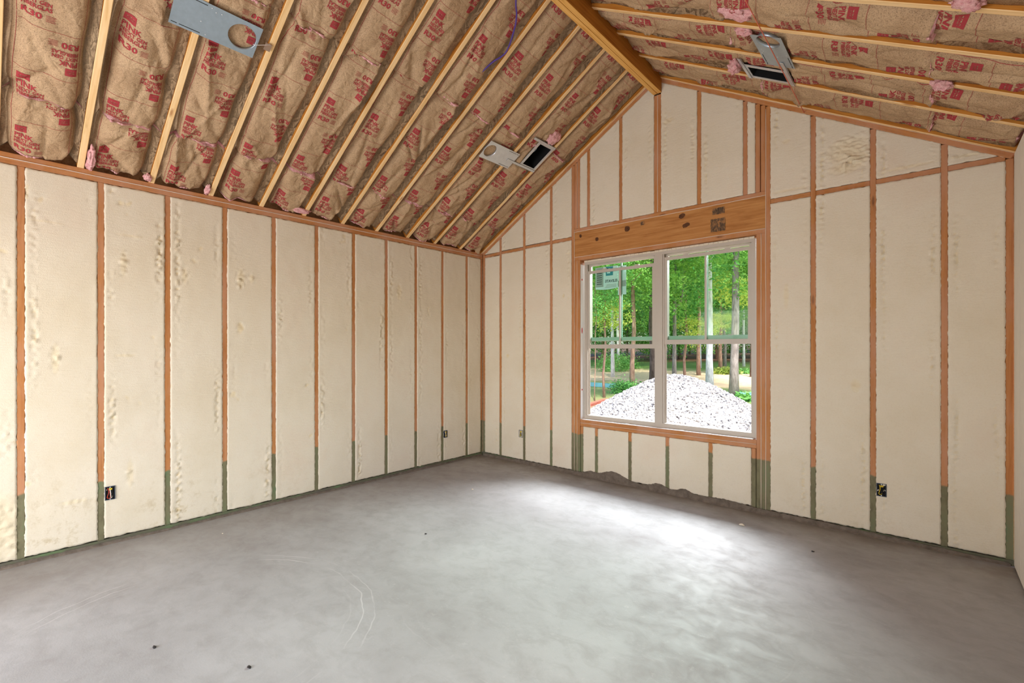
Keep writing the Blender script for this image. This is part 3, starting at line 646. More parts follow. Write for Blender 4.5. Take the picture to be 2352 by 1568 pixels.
def batt(fr, a0, a1, b0, b1, seed, label, group, prm, text_phase, flip, press=()):
    """a along the slope from the eave, b along the ridge, h into the room from the rafter edges"""
    R = random.Random(seed); res = 0.0125
    na = int((a1 - a0) / res); nb = int((b1 - b0) / res); half = (b1 - b0) / 2; bc = (b0 + b1) / 2
    eL, eR = prm.get('eL', R.uniform(0.07, 0.14)), prm.get('eR', R.uniform(0.08, 0.15)); mid = prm.get('mid', R.uniform(-0.008, 0.010)); pw = R.uniform(3.2, 6.5)
    folds = []
    for _ in range(R.randint(5, 9) if a1 - a0 > 0.7 else R.randint(4, 6)):
        ca, cb = R.uniform(a0, a1), R.uniform(b0, b1); th = R.gauss(0.0, 0.45); folds.append((ca, cb, math.cos(th), math.sin(th), R.uniform(0.15, 0.60), R.uniform(0.012, 0.036), R.choice((-1, -1, 1)) * R.uniform(0.012, 0.040)))
    Hm = np.zeros((na + 1, nb + 1)); Bm = np.zeros((na + 1, nb + 1)); Am = np.zeros((na + 1, nb + 1))
    for i in range(na + 1):
        a = a0 + (a1 - a0) * i / na; de = min(a - a0, a1 - a); end = max(0.0, 1 - de / 0.10)
        pin = 0.008 + 0.028 * max(0, N3(a * 2.6, seed, 1) + 0.15) + 0.02 * end; pin2 = 0.018 + 0.045 * max(0, N3(a * 2.6, seed, 8) + 0.2) + 0.02 * end
        e1 = eL * (1 + 0.7 * N3(a * 2.4, seed, 2)); e2 = eR * (1 + 0.9 * N3(a * 1.9, seed, 3))
        for j in range(nb + 1):
            t = j / nb * 2 - 1; b = bc + (half * t) - (pin2 if t > 0 else -pin) * abs(t) ** 3
            e = e2 if t > 0 else e1; h = mid - (e + mid) * abs(t) ** pw
            h += 0.020 * N3(a * 2.6, b * 4.5, seed) * (1 - abs(t) ** 4) + 0.010 * N3(a * 7, b * 11, seed + 2)
            rg = 1 - abs(N3(a * 6.5 + 0.3 * N3(a * 4, b * 4, 1), b * 12, seed + 5)); h += 0.011 * (rg ** 5) * (0.5 + 1.6 * end) * (1 if N3(a * 1.5, b * 2, seed) > -0.1 else 0.25)
            h += 0.0025 * N3(a * 28, b * 36, seed + 4) * (1 + 2 * end)
            for (ca, cb, cs, sn, ln, wd, am) in folds:
                da, dbb = a - ca, b - cb; u = da * cs + dbb * sn; v = -da * sn + dbb * cs
                if abs(u) < ln and abs(v) < wd * 3: h += am * math.exp(-abs(v) / wd * 1.3) * (1 - (u / ln) ** 2)
            h -= 0.030 * end * end * (0.6 + 1.3 * N3(b * 9, seed, 6))
            if j in (0, nb):                                     # stapled flange folded up against the rafter side
                sd = 3 if j == 0 else 11; h = max(h, -abs(0.016 + 0.030 * N3(a * 1.7, seed, sd) + 0.010 * N3(a * 9, seed, sd + 1)) - 0.003); b = b0 + 0.0015 if j == 0 else b1 - 0.0015
            for (pa0, pa1, pb0, pb1, ph_) in press:
                if pa0 < a < pa1 and pb0 < b < pb1: h = min(h, ph_)
            Hm[i, j] = h; Bm[i, j] = b; Am[i, j] = a + 0.010 * end * N3(b * 12, seed, 3)
    V = [fr(Am[i, j], Bm[i, j], Hm[i, j]) for i in range(na + 1) for j in range(nb + 1)]
    W_ = nb + 1; F = [(i * W_ + j, i * W_ + j + 1, (i + 1) * W_ + j + 1, (i + 1) * W_ + j) for i in range(na) for j in range(nb)]; mi = [0] * len(F)
    ring = [j for j in range(W_)] + [i * W_ + nb for i in range(1, na + 1)] + [na * W_ + j for j in range(nb - 1, -1, -1)] + [i * W_ for i in range(na - 1, 0, -1)]
    base = len(V); n = len(ring)
    for q in ring:
        i, j = divmod(q, W_); bb = b0 + 0.004 if j == 0 else b1 - 0.004 if j == nb else Bm[i, j]
        V.append(fr(Am[i, j], bb, -0.20))
    F += [(ring[k], base + k, base + (k + 1) % n, ring[(k + 1) % n]) for k in range(n)]
    for k in range(n):
        i, j = divmod(ring[k], W_); mi.append(1 if i in (0, na) else 0)
    F.append(tuple(base + k for k in range(n))); mi.append(1)
    nrm = (Vector(V[1]) - Vector(V[0])).cross(Vector(V[W_]) - Vector(V[0]))
    if nrm.z > 0: F = [f[::-1] for f in F]
    o = mesh('insulation_batt', V, F, ['kraft', 'pink_fiber'], None, True, mi); tag(o, label, 'insulation batt', group)
    # print: alternating upright and inverted blocks plus border lines
    def samp(a, b):
        fi = np.clip((a - a0) / (a1 - a0) * na, 0, na - 1e-6); i = fi.astype(int); fi = fi - i
        fj = np.clip((b - b0) / (b1 - b0) * nb, 0, nb - 1e-6); j = fj.astype(int); fj = fj - j
        def lerp(A): return (A[i, j] * (1 - fi) * (1 - fj) + A[i + 1, j] * fi * (1 - fj) + A[i, j + 1] * (1 - fi) * fj + A[i + 1, j + 1] * fi * fj)
        return lerp(Am), lerp(Bm), lerp(Hm)
    PV, PF = [], []; nv = 0
    def put(ax, bx, fx):
        nonlocal nv
        A, B, Hh = samp(ax, bx); Hh = Hh + 0.0022
        keep = ((ax > a0 + 0.004) & (ax < a1 - 0.004))[fx].all(axis=1); fx = fx[keep]
        if not len(fx): return
        PV.append(np.stack([A, B, Hh], 1)); PF.append(fx + nv); nv += len(A)
    per = 0.60; k0 = math.floor((a0 - text_phase) / per) - 1
    sgn = 1 if flip == 0 else -1
    for k in range(k0, k0 + 8):
        ca = text_phase + k * per
        # upright: letters' top towards the ridge; x of the text runs with b (seen from below, ridge up)
        put(ca + BV[:, 1], b0 + 0.055 + BV[:, 0] if sgn > 0 else b1 - 0.055 - BV[:, 0], BF)
        put(ca + 0.535 - BV[:, 1], b1 - 0.06 - BV[:, 0] if sgn > 0 else b0 + 0.06 + BV[:, 0], BF)
        def strip(a_0, a_1, b_0, b_1):
            m_ = max(2, int(max(a_1 - a_0, b_1 - b_0) / 0.012)); t = np.linspace(0, 1, m_ + 1)
            if a_1 - a_0 > b_1 - b_0: A = np.stack([a_0 + (a_1 - a_0) * t] * 2, 1).ravel(); B = np.stack([np.full(m_ + 1, b_0), np.full(m_ + 1, b_1)], 1).ravel()
            else: B = np.stack([b_0 + (b_1 - b_0) * t] * 2, 1).ravel(); A = np.stack([np.full(m_ + 1, a_0), np.full(m_ + 1, a_1)], 1).ravel()
            f = []
            for q in range(m_): f += [(2 * q, 2 * q + 1, 2 * q + 3), (2 * q, 2 * q + 3, 2 * q + 2)]
            put(A, B, np.array(f))
        strip(ca - 0.034, ca - 0.0322, b0 + 0.04, b1 - 0.045); strip(ca + 0.266, ca + 0.2678, b0 + 0.04, b1 - 0.045)
        strip(ca, ca + 0.596, b0 + 0.036, b0 + 0.0377); strip(ca, ca + 0.596, b1 - 0.047, b1 - 0.0453)
    if PV:
        P = np.concatenate(PV); F2 = np.concatenate(PF)
        used, inv = np.unique(F2, return_inverse=True); P = P[used]; F2 = inv.reshape(F2.shape)
        VV = [fr(*q) for q in P]
        f0 = F2[0]; nn = (Vector(VV[f0[1]]) - Vector(VV[f0[0]])).cross(Vector(VV[f0[2]]) - Vector(VV[f0[0]]))
        mesh('printed_lettering', VV, F2.tolist(), 'kraft_ink', o)
    # torn pink fibre showing at the joints
    for ee, sg in ((a0, 1), (a1, -1)):
        if R.random() < 0.75:
            c0 = R.uniform(b0, bc - 0.02); c1 = R.uniform(bc + 0.0, b1); m_ = 24; TV = []; TF = []
            for q in range(m_ + 1):
                t = q / m_; b = c0 + (c1 - c0) * t; A, B, Hh = samp(np.array([ee + sg * 0.004]), np.array([b])); wv = 0.007 * (1 + 1.6 * N3(q * 0.6, seed, ee)) * math.sin(math.pi * min(1, max(0.02, t)))
                for r_ in range(5):
                    th = r_ / 5 * 2 * math.pi; TV.append(fr(A[0] + wv * math.cos(th) - sg * 0.004, B[0], Hh[0] + 0.003 + wv * 0.8 * math.sin(th)))
            for q in range(m_):
                for r_ in range(5): TF.append((q * 5 + r_, q * 5 + (r_ + 1) % 5, (q + 1) * 5 + (r_ + 1) % 5, (q + 1) * 5 + r_))
            mesh('pink_fiber_edge', TV, TF, 'pink_fiber', o, True)
    return o
tl = lambda x: x / CT; tr_ = lambda x: (RW - x) / CT
pressL = ((tl(1.12), tl(1.35), -3.84, -3.31, -0.018), (tl(1.11), tl(1.34), -1.23, -0.73, -0.018), (tl(1.20), tl(1.535), -0.68, -0.39, -0.008), (tl(1.22), tl(1.515), -0.645, -0.42, -0.165), (tl(1.19), tl(1.24), -0.90, -0.66, -0.006), (tl(1.49), tl(1.54), -0.80, -0.66, -0.006))
pressR = ((tr_(3.90), tr_(3.67), -1.25, -0.77, -0.018), (tr_(3.83), tr_(3.49), -0.73, -0.48, -0.008), (tr_(3.81), tr_(3.51), -0.69, -0.49, -0.165), (tr_(3.84), tr_(3.78), -0.90, -0.70, -0.006), (tr_(3.53), tr_(3.47), -0.84, -0.70, -0.006))
pieces = (('lower', 0.02, 0.487), ('middle', 0.478, 1.688), ('upper', 1.676, AR + 0.01))
bL = [-4.90] + rafL + [-0.03]; bR = [-0.03] + rafR[:6]
for i in range(len(bL) - 1):
    bay = len(bL) - 2 - i
    for k, (pn, a0, a1) in enumerate(pieces):
        ph = (0.05 if k == 0 else 0.47 + 0.56 * 0 if k == 1 else 0.28) + random.uniform(-0.06, 0.06)
        da = random.uniform(-0.03, 0.03) if k else 0
        batt(frameL, a0 + (da if k == 1 else 0), a1, bL[i] + H, bL[i + 1] - H, 100 + i * 7 + k, f'{pn} kraft-faced insulation batt, {ORD[bay]} rafter bay from the window gable, purple-cable slope', 'insulation batts between the rafters', {}, ph, 0, pressL)
for i in range(len(bR) - 1):
    for k, (pn, a0, a1) in enumerate(pieces):
        ph = (0.0, 0.52, 0.26)[k] + random.uniform(-0.06, 0.06)
        prm = {'mid': random.uniform(0.0, 0.018), 'eR': random.uniform(0.03, 0.09)}
        if k == 2: prm = {'mid': random.uniform(-0.02, 0.0), 'eR': random.uniform(0.08, 0.12)}
        elif k == 1 and i in (0, 3): prm['eR'] = 0.06
        batt(frameR, a0, a1, bR[i + 1] + H, bR[i] - H, 300 + i * 7 + k, f'{pn} kraft-faced insulation batt, {ORD[i]} rafter bay from the window gable, red-string slope', 'insulation batts between the rafters', prm, ph, 1, pressR)

# ------------------------------------------------------------------ loose pink fibre tufts
def tuft(fr, a, b, h, ra, rb_, rh, seed, label):
    bm = bmesh.new(); bmesh.ops.create_icosphere(bm, subdivisions=4, radius=1)
    V = []
    for v in bm.verts:
        x, y, z = v.co; d = 1 + 0.42 * N3(x * 1.8 + seed, y * 1.8, z * 1.8) + 0.22 * N3(x * 5, y * 5 + seed, z * 5) + 0.10 * N3(x * 13, y * 13, z * 13 + seed)
        V.append(fr(a + x * ra * d, b + y * rb_ * d, h + z * rh * d))
    F = [tuple(v.index for v in f.verts) for f in bm.faces]; bm.free()
    o = mesh('fiberglass_tuft', V, F, 'pink_fiber', None, True); tag(o, label, 'fiberglass tuft', 'loose pink fiberglass tufts'); return o
tl = lambda x: x / CT; tr_ = lambda x: (RW - x) / CT
tuft(frameL, tl(1.60), -0.55, 0.01, 0.075, 0.07, 0.03, 1, 'pink fiberglass tuft beside the duct boot on the cable slope')
tuft(frameL, tl(0.09), -4.035, 0.0, 0.11, 0.022, 0.025, 2, 'pink fiberglass tuft squeezed beside the rafter end nearest the picture edge')
tuft(frameL, tl(0.04), -3.70, 0.0, 0.035, 0.025, 0.02, 3, 'small pink fiberglass tuft at the foot of the third rafter end')
tuft(frameL, tl(0.05), -3.30, 0.0, 0.05, 0.02, 0.02, 4, 'pink fiberglass tuft at a rafter foot above the fourth stud')
tuft(frameL, tl(0.05), -2.52, 0.0, 0.03, 0.09, 0.02, 14, 'long pink fiberglass tuft along the top plate at mid wall')
tuft(frameR, tr_(3.69), -1.50, 0.01, 0.11, 0.07, 0.03, 5, 'large pink fiberglass tuft beside the red string high on the slope')
tuft(frameR, tr_(3.46), -0.70, 0.02, 0.045, 0.075, 0.045, 6, 'hanging pink fiberglass tuft next to the duct boot under the ridge')
tuft(frameR, tr_(3.66), -1.245, 0.0, 0.05, 0.03, 0.025, 7, 'pink fiberglass tuft at the corner of the grey light plate')
tuft(frameR, tr_(4.63), -0.93, 0.012, 0.05, 0.03, 0.03, 8, 'pink fiberglass tuft on a rafter above the wall corner')
tuft(frameR, tr_(4.69), -1.77, 0.0, 0.06, 0.05, 0.03, 9, 'pink fiberglass tuft at the top edge of the picture by a rafter')

# ------------------------------------------------------------------ light plates and duct boots
def plate(fr, a0, a1, b0, b1, hole_b, label, mat, name='light_mounting_plate', hh=0.004, hr=0.075):
    ac = (a0 + a1) / 2
    root = empty(name, fr(ac, (b0 + b1) / 2, 0.0), label=label, cat='light bracket', group='recessed light mounting plates')
    n = 48; V = []; F = []
    def rim(k):
        th = 2 * math.pi * k / n; c, s = math.cos(th), math.sin(th); lim = []
        if c > 1e-6: lim.append((a1 - ac) / c)
        if c < -1e-6: lim.append((a0 - ac) / c)
        if s > 1e-6: lim.append((b1 - hole_b) / s)
        if s < -1e-6: lim.append((b0 - hole_b) / s)
        r = min(lim); return (ac + r * c, hole_b + r * s), (ac + hr * c, hole_b + hr * s)
    ang = sorted(set([2 * math.pi * k / n for k in range(n)] + [math.atan2(bb - hole_b, aa - ac) % (2 * math.pi) for aa in (a0, a1) for bb in (b0, b1)]))
    N_ = len(ang)
    for th in ang:
        k = th * n / (2 * math.pi); o_, i_ = rim(k)
        for (aa, bb) in (o_, i_):
            for h in (hh, hh + 0.0015): V.append(fr(aa, bb, h))
    for k in range(N_):
        a, b = k * 4, ((k + 1) % N_) * 4
        F += [(a, a + 2, b + 2, b), (a + 1, b + 1, b + 3, a + 3), (a, b, b + 1, a + 1), (a + 2, a + 3, b + 3, b + 2)]
    pm = mesh('plate', V, F, mat, root)
    # turned-down collar round the hole, slots, rivets
    CV = []; CF = []
    for k in range(n):
        th = 2 * math.pi * k / n
        for h, r in ((hh + 0.001, hr), (hh - 0.02, hr), (hh - 0.02, hr - 0.002), (hh + 0.001, hr - 0.002)): CV.append(fr(ac + r * math.cos(th), hole_b + r * math.sin(th), h))
    for k in range(n):
        for q in range(4): CF.append((k * 4 + q, ((k + 1) % n) * 4 + q, ((k + 1) % n) * 4 + (q + 1) % 4, k * 4 + (q + 1) % 4))
    mesh('collar', CV, CF, mat, root, True)
    far = b0 if hole_b > (b0 + b1) / 2 else b1; dirb = 1 if far == b0 else -1
    def patch(nm, pa, pb, la, lb, m_): 
        v, f = boxvf(pa - la / 2, pa + la / 2, pb - lb / 2, pb + lb / 2, hh + 0.0012, hh + 0.0026); mesh(nm, [fr(*q) for q in v], f, m_, pm)
    for aa in (a0 + 0.016, a1 - 0.016):
        patch('slot', aa, far + dirb * 0.105, 0.0035, 0.11, 'black_inside'); patch('slot', aa, far + dirb * 0.025, 0.0035, 0.03, 'black_inside')
    for (aa, bb) in ((a0 + 0.02, far + dirb * 0.19), (a1 - 0.02, far + dirb * 0.185), (a1 - 0.035, far + dirb * 0.21), (a1 - 0.03, far + dirb * 0.24), (a0 + 0.09, far + dirb * 0.15)):
        bm = bmesh.new(); bmesh.ops.create_uvsphere(bm, u_segments=8, v_segments=5, radius=0.004)
        vv = [fr(aa + v.co.x, bb + v.co.y, hh + 0.0015 + v.co.z * 0.5) for v in bm.verts]; ff = [tuple(v.index for v in f.verts) for f in bm.faces]; bm.free(); mesh('rivet', vv, ff, 'steel_bright', pm, True)
    return root
pa = plate(frameL, tl(1.143), tl(1.33), -3.812, -3.342, -3.435, 'blue-grey perforated light plate across the rafters nearest the camera', 'galvanized', hr=0.083)
plate(frameL, tl(1.138), tl(1.318), -1.20, -0.758, -1.122, 'silver light mounting plate beside the duct boot on the cable slope', 'steel_bright', hr=0.074)
plate(frameR, tr_(3.875), tr_(3.692), -1.225, -0.793, -1.150, 'grey light mounting plate crossed by the red string', 'galvanized', hr=0.080)
def boot(fr, a0, a1, b0, b1, label, rail_b):
    root = empty('duct_boot', fr((a0 + a1) / 2, (b0 + b1) / 2, 0.0), label=label, cat='duct boot', group='sheet metal duct boots in the rafter bays')
    def bx(nm, qa0, qa1, qb0, qb1, h0, h1, mat): v, f = boxvf(qa0, qa1, qb0, qb1, h0, h1); return mesh(nm, [fr(*q) for q in v], f, mat, fl)
    w = 0.028
    oa0, oa1, ob0, ob1 = a0 + 0.036, a1 - 0.036, b0 + 0.035, b1 - 0.035
    V, F = join([boxvf(a0, oa0, b0, b1, 0.0, 0.004), boxvf(oa1, a1, b0, b1, 0.0, 0.004), boxvf(oa0, oa1, b0, ob0, 0.0, 0.004), boxvf(oa0, oa1, ob1, b1, 0.0, 0.004)])
    fl = mesh('flange', [fr(*q) for q in V], F, 'steel_bright', root)
    V, F = join([boxvf(oa0 - 0.002, oa0, ob0, ob1, -0.16, 0.002), boxvf(oa1, oa1 + 0.002, ob0, ob1, -0.16, 0.002), boxvf(oa0, oa1, ob0 - 0.002, ob0, -0.16, 0.002), boxvf(oa0, oa1, ob1, ob1 + 0.002, -0.16, 0.002), boxvf(oa0, oa1, ob0, ob1, -0.162, -0.16)])
    mesh('throat', [fr(*q) for q in V], F, 'black_inside', root)
    # round duct collar inside
    ca, cb = (oa0 + oa1) / 2, (ob0 + ob1) / 2; pts = [fr(ca + 0.055 * math.cos(t * math.pi / 12), cb + 0.055 * math.sin(t * math.pi / 12), -0.12) for t in range(25)]
    mesh('duct_collar', *tube(pts, 0.003, 6, False), 'galvanized', root, True)
    for (aa, lo) in ((a0 + 0.008, rail_b), (a1 - 0.008, b0 - 0.10)):
        V, F = join([boxvf(aa - 0.014, aa + 0.014, lo, b1, 0.008, 0.011), boxvf(aa - 0.014, aa - 0.011, lo, b1, 0.003, 0.011), boxvf(aa + 0.011, aa + 0.014, lo, b1, 0.003, 0.011)])
        mesh('hanger_rail', [fr(*q) for q in V], F, 'steel_bright', root)
    for k in range(7): bx('rivet', a0 + 0.03 + k * 0.035, a0 + 0.036 + k * 0.035, b0 + 0.012, b0 + 0.018, 0.004, 0.007, 'steel_bright')
    return root
boot(frameL, tl(1.215), tl(1.522), -0.665, -0.405, 'open sheet metal duct boot in the rafter bay near the gable rake', -0.86)
boot(frameR, tr_(3.815), tr_(3.505), -0.715, -0.488, 'open sheet metal duct boot above the window under the red string', -0.87)

# tag hanging from the near plate
o = empty('paper_tag', frameL(tl(1.26), -3.32, 0.03), label='brown paper tag hanging on a thin wire from the near light plate', cat='tag')
q = [Vector(frameL(tl(1.255), -3.322, 0.012)), Vector(frameL(tl(1.262), -3.318, 0.03)), Vector(frameL(tl(1.255), -3.29, 0.04))]
mesh('tag_wire', *tube(spline([frameL(tl(1.225), -3.368, 0.008), frameL(tl(1.235), -3.35, 0.02), frameL(tl(1.26), -3.30, 0.02), frameL(tl(1.268), -3.275, 0.012)]), 0.0016, 6), 'wire_white', o, True)
v, f = boxvf(tl(1.225), tl(1.27), -3.305, -3.265, 0.012, 0.0135); mesh('tag_card', [frameL(*p) for p in v], f, 'card', o)

# purple cable and red string
cab = [frameL(tl(2.42), -2.13, 0.01), frameL(tl(2.33), -2.02, 0.05), frameL(tl(2.24), -1.922, 0.06), frameL(tl(2.198), -1.86, 0.05), frameL(tl(2.12), -1.79, 0.04), frameL(tl(1.97), -1.715, 0.03), frameL(tl(1.86), -1.75, 0.015), frameL(tl(1.755), -1.775, 0.005), frameL(tl(1.66), -1.785, -0.03)]
o = mesh('data_cable', *tube(spline(cab, 10), 0.0065, 10), 'cable_purple', None, True); tag(o, 'purple data cable drooping from the sloped ceiling between rafters', 'cable')
o = mesh('mason_string', *tube([(3.792, 0.002 - i * 0.32, 3.4227 - 0.004 * math.sin(math.pi * i / 20)) for i in range(21)], 0.0034, 6), 'string_red', None, True); tag(o, 'taut red mason string running below the rafters to the gable', 'string')

# ------------------------------------------------------------------ electrical boxes
def outlet(pt, u0, u1, v0, v1, par_label, colors, seed):
    R = random.Random(seed); uc = (u0 + u1) / 2
    root = empty('outlet_box', pt(uc, v0, 0.0), label=par_label, cat='outlet box', group='open electrical boxes on the studs')
    t = 0.004; dep = -0.06; out = 0.010
    V, F = join([boxvf(u0, u0 + t, v0, v1, dep, out), boxvf(u1 - t, u1, v0, v1, dep, out), boxvf(u0 + t, u1 - t, v0, v0 + t, dep, out), boxvf(u0 + t, u1 - t, v1 - t, v1, dep, out)])
    bw = mesh('box_wall', [pt(*q) for q in V], F, 'box_blue', root)
    v, f = boxvf(u0 + t, u1 - t, v0 + t, v1 - t, 0.0035, 0.0045); mesh('box_back', [pt(*q) for q in v], f, 'black_inside', root)
    for k, cm in enumerate(colors):
        ua = u0 + (u1 - u0) * (0.28 + 0.15 * k); pts = [(ua, v1 - 0.012, 0.006), (ua + 0.006, v0 + (v1 - v0) * 0.6, 0.012), (ua + R.uniform(-0.006, 0.012), v0 + 0.02, 0.012), (ua + 0.014, v0 + 0.018, 0.012), (ua + 0.012, v0 + (v1 - v0) * R.uniform(0.4, 0.7), 0.009)]
        mesh('wire', *tube(spline([pt(*q) for q in pts], 6), 0.0026, 6), cm, root, True)
    for vv in (v0 + 0.007, v1 - 0.007): disc('screw_lug', pt, uc, vv, 0.0112, 0.004, 0.004, 'steel_bright', bw)
    v, f = boxvf(uc - 0.006, uc + 0.012, v1 - 0.028, v1 - 0.014, 0.005, 0.011); mesh('cable_sheath', [pt(*q) for q in v], f, 'wire_yellow', root)
outlet(lpt, -3.948, -3.889, 0.328, 0.428, 'open outlet box with red and white wires on the long wall', ['wire_red', 'wire_white', 'wire_black'], 1)
outlet(lpt, -0.695, -0.640, 0.330, 0.420, 'open outlet box near the room corner on the long wall', ['wire_white', 'wire_yellow', 'wire_black'], 2)
outlet(gpt, 0.662, 0.722, 0.325, 0.418, 'open outlet box near the room corner on the window wall', ['wire_yellow', 'wire_black'], 3)
outlet(gpt, 4.271, 4.331, 0.324, 0.422, 'open outlet box with yellow wire on the window wall near the far end', ['wire_yellow', 'wire_black', 'wire_black'], 4)

# crumbs and twigs on the slab
def chip(x, y, s, mat, label, seed, name='debris_chip'):
    bm = bmesh.new(); bmesh.ops.create_icosphere(bm, subdivisions=2, radius=1); V = []
    for v in bm.verts:
        d = 1 + 0.6 * N3(v.co.x * 2 + seed, v.co.y * 2, v.co.z * 2); V.append((x + v.co.x * s * d, y + v.co.y * s * 0.6 * d, max(0.0, s * 0.3 + v.co.z * s * 0.4 * d)))
    F = [tuple(v.index for v in f.verts) for f in bm.faces]; bm.free(); o = mesh(name, V, F, mat); tag(o, label, 'debris', 'crumbs on the concrete floor')
for k, (x, y, s, mt, lb) in enumerate(((0.42, -3.3, 0.008, 'foam', 'pale foam crumb on the slab below the long wall'), (1.05, -1.2, 0.012, 'foam', 'pale foam crumb on the slab near the room corner'), (3.42, -0.42, 0.02, 'foam', 'flat foam shaving on the slab under the window'),
        (3.95, -0.62, 0.010, 'ink_dark', 'dark chip on the slab by the window wall'), (1.75, -4.0, 0.012, 'ink_dark', 'dark twig chip on the slab in the foreground'), (1.62, -2.25, 0.010, 'ink_dark', 'dark speck on the slab in mid room'), (2.25, -3.75, 0.012, 'ink_dark', 'dark stain chip on the slab near the camera'))):
    chip(x, y, s, mt, lb, k * 3.3)

# ------------------------------------------------------------------ outdoors
GZ = -0.40
fwv = Vector((-math.sin(YAW), math.cos(YAW), 0)); rtv = Vector((math.cos(YAW), math.sin(YAW), 0)); cl0 = Vector((cam.location.x, cam.location.y, 0))
def site(px, D): return cl0 + (fwv + rtv * ((px - 1176) / FPX)) * D
def gz(x, y): return GZ + 0.10 * N3(x * 0.15, y * 0.15, 3) + max(0, (y - 26)) * 0.035
n = 70; V = []; F = []
for j in range(n + 1):
    for i in range(n + 1):
        x = -75 + 130 * i / n; y = 0.17 + 95 * (j / n) ** 1.5; V.append((x, y, gz(x, y) if y > 0.5 else GZ))
F = [(j * (n + 1) + i, j * (n + 1) + i + 1, (j + 1) * (n + 1) + i + 1, (j + 1) * (n + 1) + i) for j in range(n) for i in range(n)]
g = mesh('ground', V, F, 'ground', None, True); tag(g, 'sandy and grassy ground outside the window', kind='structure')
# gravel mound
mc = site(1554, 9.6); mr = 3.1
def mound_h(x, y):
    d = math.hypot(x - mc.x, y - mc.y) * (1 + 0.06 * N3(math.atan2(y - mc.y, x - mc.x) * 1.3, 2, 2))
    return max(-0.1, 1.31 + 0.60 * 0.5 - 0.60 * math.hypot(d, 0.5) + 0.02 * N3(x * 1.5, y * 1.5, 1))
mo = empty('gravel_mound', (mc.x, mc.y, GZ), label='big mound of pale crushed gravel outside the window', cat='gravel mound')
n = 90; V = []
for j in range(n + 1):
    for i in range(n + 1):
        x = mc.x + (i / n * 2 - 1) * mr * 1.1; y = max(0.25, mc.y + (j / n * 2 - 1) * mr * 1.1); V.append((x, y, GZ + mound_h(x, y) + 0.02 * N3(x * 9, y * 9, 2)))
F = [(j * (n + 1) + i, j * (n + 1) + i + 1, (j + 1) * (n + 1) + i + 1, (j + 1) * (n + 1) + i) for j in range(n) for i in range(n)]
mesh('mound_body', V, F, 'gravel', mo, True)
ico = bmesh.new(); bmesh.ops.create_icosphere(ico, subdivisions=1, radius=1); iv = np.array([v.co[:] for v in ico.verts]); if_ = np.array([[v.index for v in f.verts] for f in ico.faces]); ico.free()
SV = []; SF = []; k = 0
while k < 14000:
    th = rng.uniform(0, 2 * math.pi); r = mr * 1.02 * math.sqrt(rng.uniform(0, 1)); x, y = mc.x + r * math.cos(th), mc.y + r * math.sin(th)
    if y < 0.4: k += 1; continue
    s = rng.uniform(0.012, 0.030); sc = s * rng.uniform(0.6, 1.3, 3); jit = iv * (1 + rng.uniform(-0.25, 0.25, (len(iv), 1)))
    SV.append(jit * sc + np.array([x, y, GZ + mound_h(x, y) + s * 0.35])); SF.append(if_ + k_off if False else if_ + len(SV) * len(iv) - len(iv)); k += 1
o = mesh('gravel', np.concatenate(SV).tolist(), np.concatenate(SF).tolist(), 'gravel', mo); o['kind'] = 'stuff'
# red timbers beside the mound
for k, (p0, p1, dz) in enumerate((((1352, 11.2), (1392, 12.4), 0.54), ((1350, 10.6), (1386, 11.9), 0.44))):
    a, b = site(*p0), site(*p1); a.z = b.z = GZ + dz
    o = beam('timber', a, b, (b - a).cross(Vector((0, 0, 1))), 0.12, 0.06, 'red_lumber'); tag(o, ('upper' if k == 0 else 'lower') + ' red-brown timber lying beside the gravel mound', 'timber', 'timbers beside the gravel')
a = site(1352, 10.9); b = site(1386, 12.1)
o = beam('timber_cradle', (a.x, a.y, GZ + 0.02), (b.x, b.y, GZ + 0.02), (b - a).cross(Vector((0, 0, 1))), 0.35, 0.38, 'osb'); tag(o, 'low block of boards under the red timbers', 'lumber stack')
# silt fence
def fence(p0, D0, p1, D1, label):
    a, b = site(p0, D0), site(p1, D1); V = []; F = []; n = 24
    for i in range(n + 1):
        p = a.lerp(b, i / n); p += Vector((0.05 * N3(i, 1, 1), 0.05 * N3(i, 2, 1), 0)); z = gz(p.x, p.y)
        for y in (0, 0.02):
            for h in (0, 0.20 + 0.03 * N3(i * 0.7, 5, 1)): V.append((p.x, p.y + y, z + h))
    for i in range(n):
        q = i * 4; F += [(q, q + 4, q + 5, q + 1), (q + 2, q + 3, q + 7, q + 6), (q + 1, q + 5, q + 7, q + 3)]
    o = mesh('silt_fence', V, F, 'silt_fence'); tag(o, label, 'silt fence')
fence(1300, 24.5, 1440, 21.5, 'low teal silt fence before the sand strip behind thin saplings'); fence(1670, 18.2, 1790, 17.6, 'low teal silt fence by the dark trunk beyond the mound')

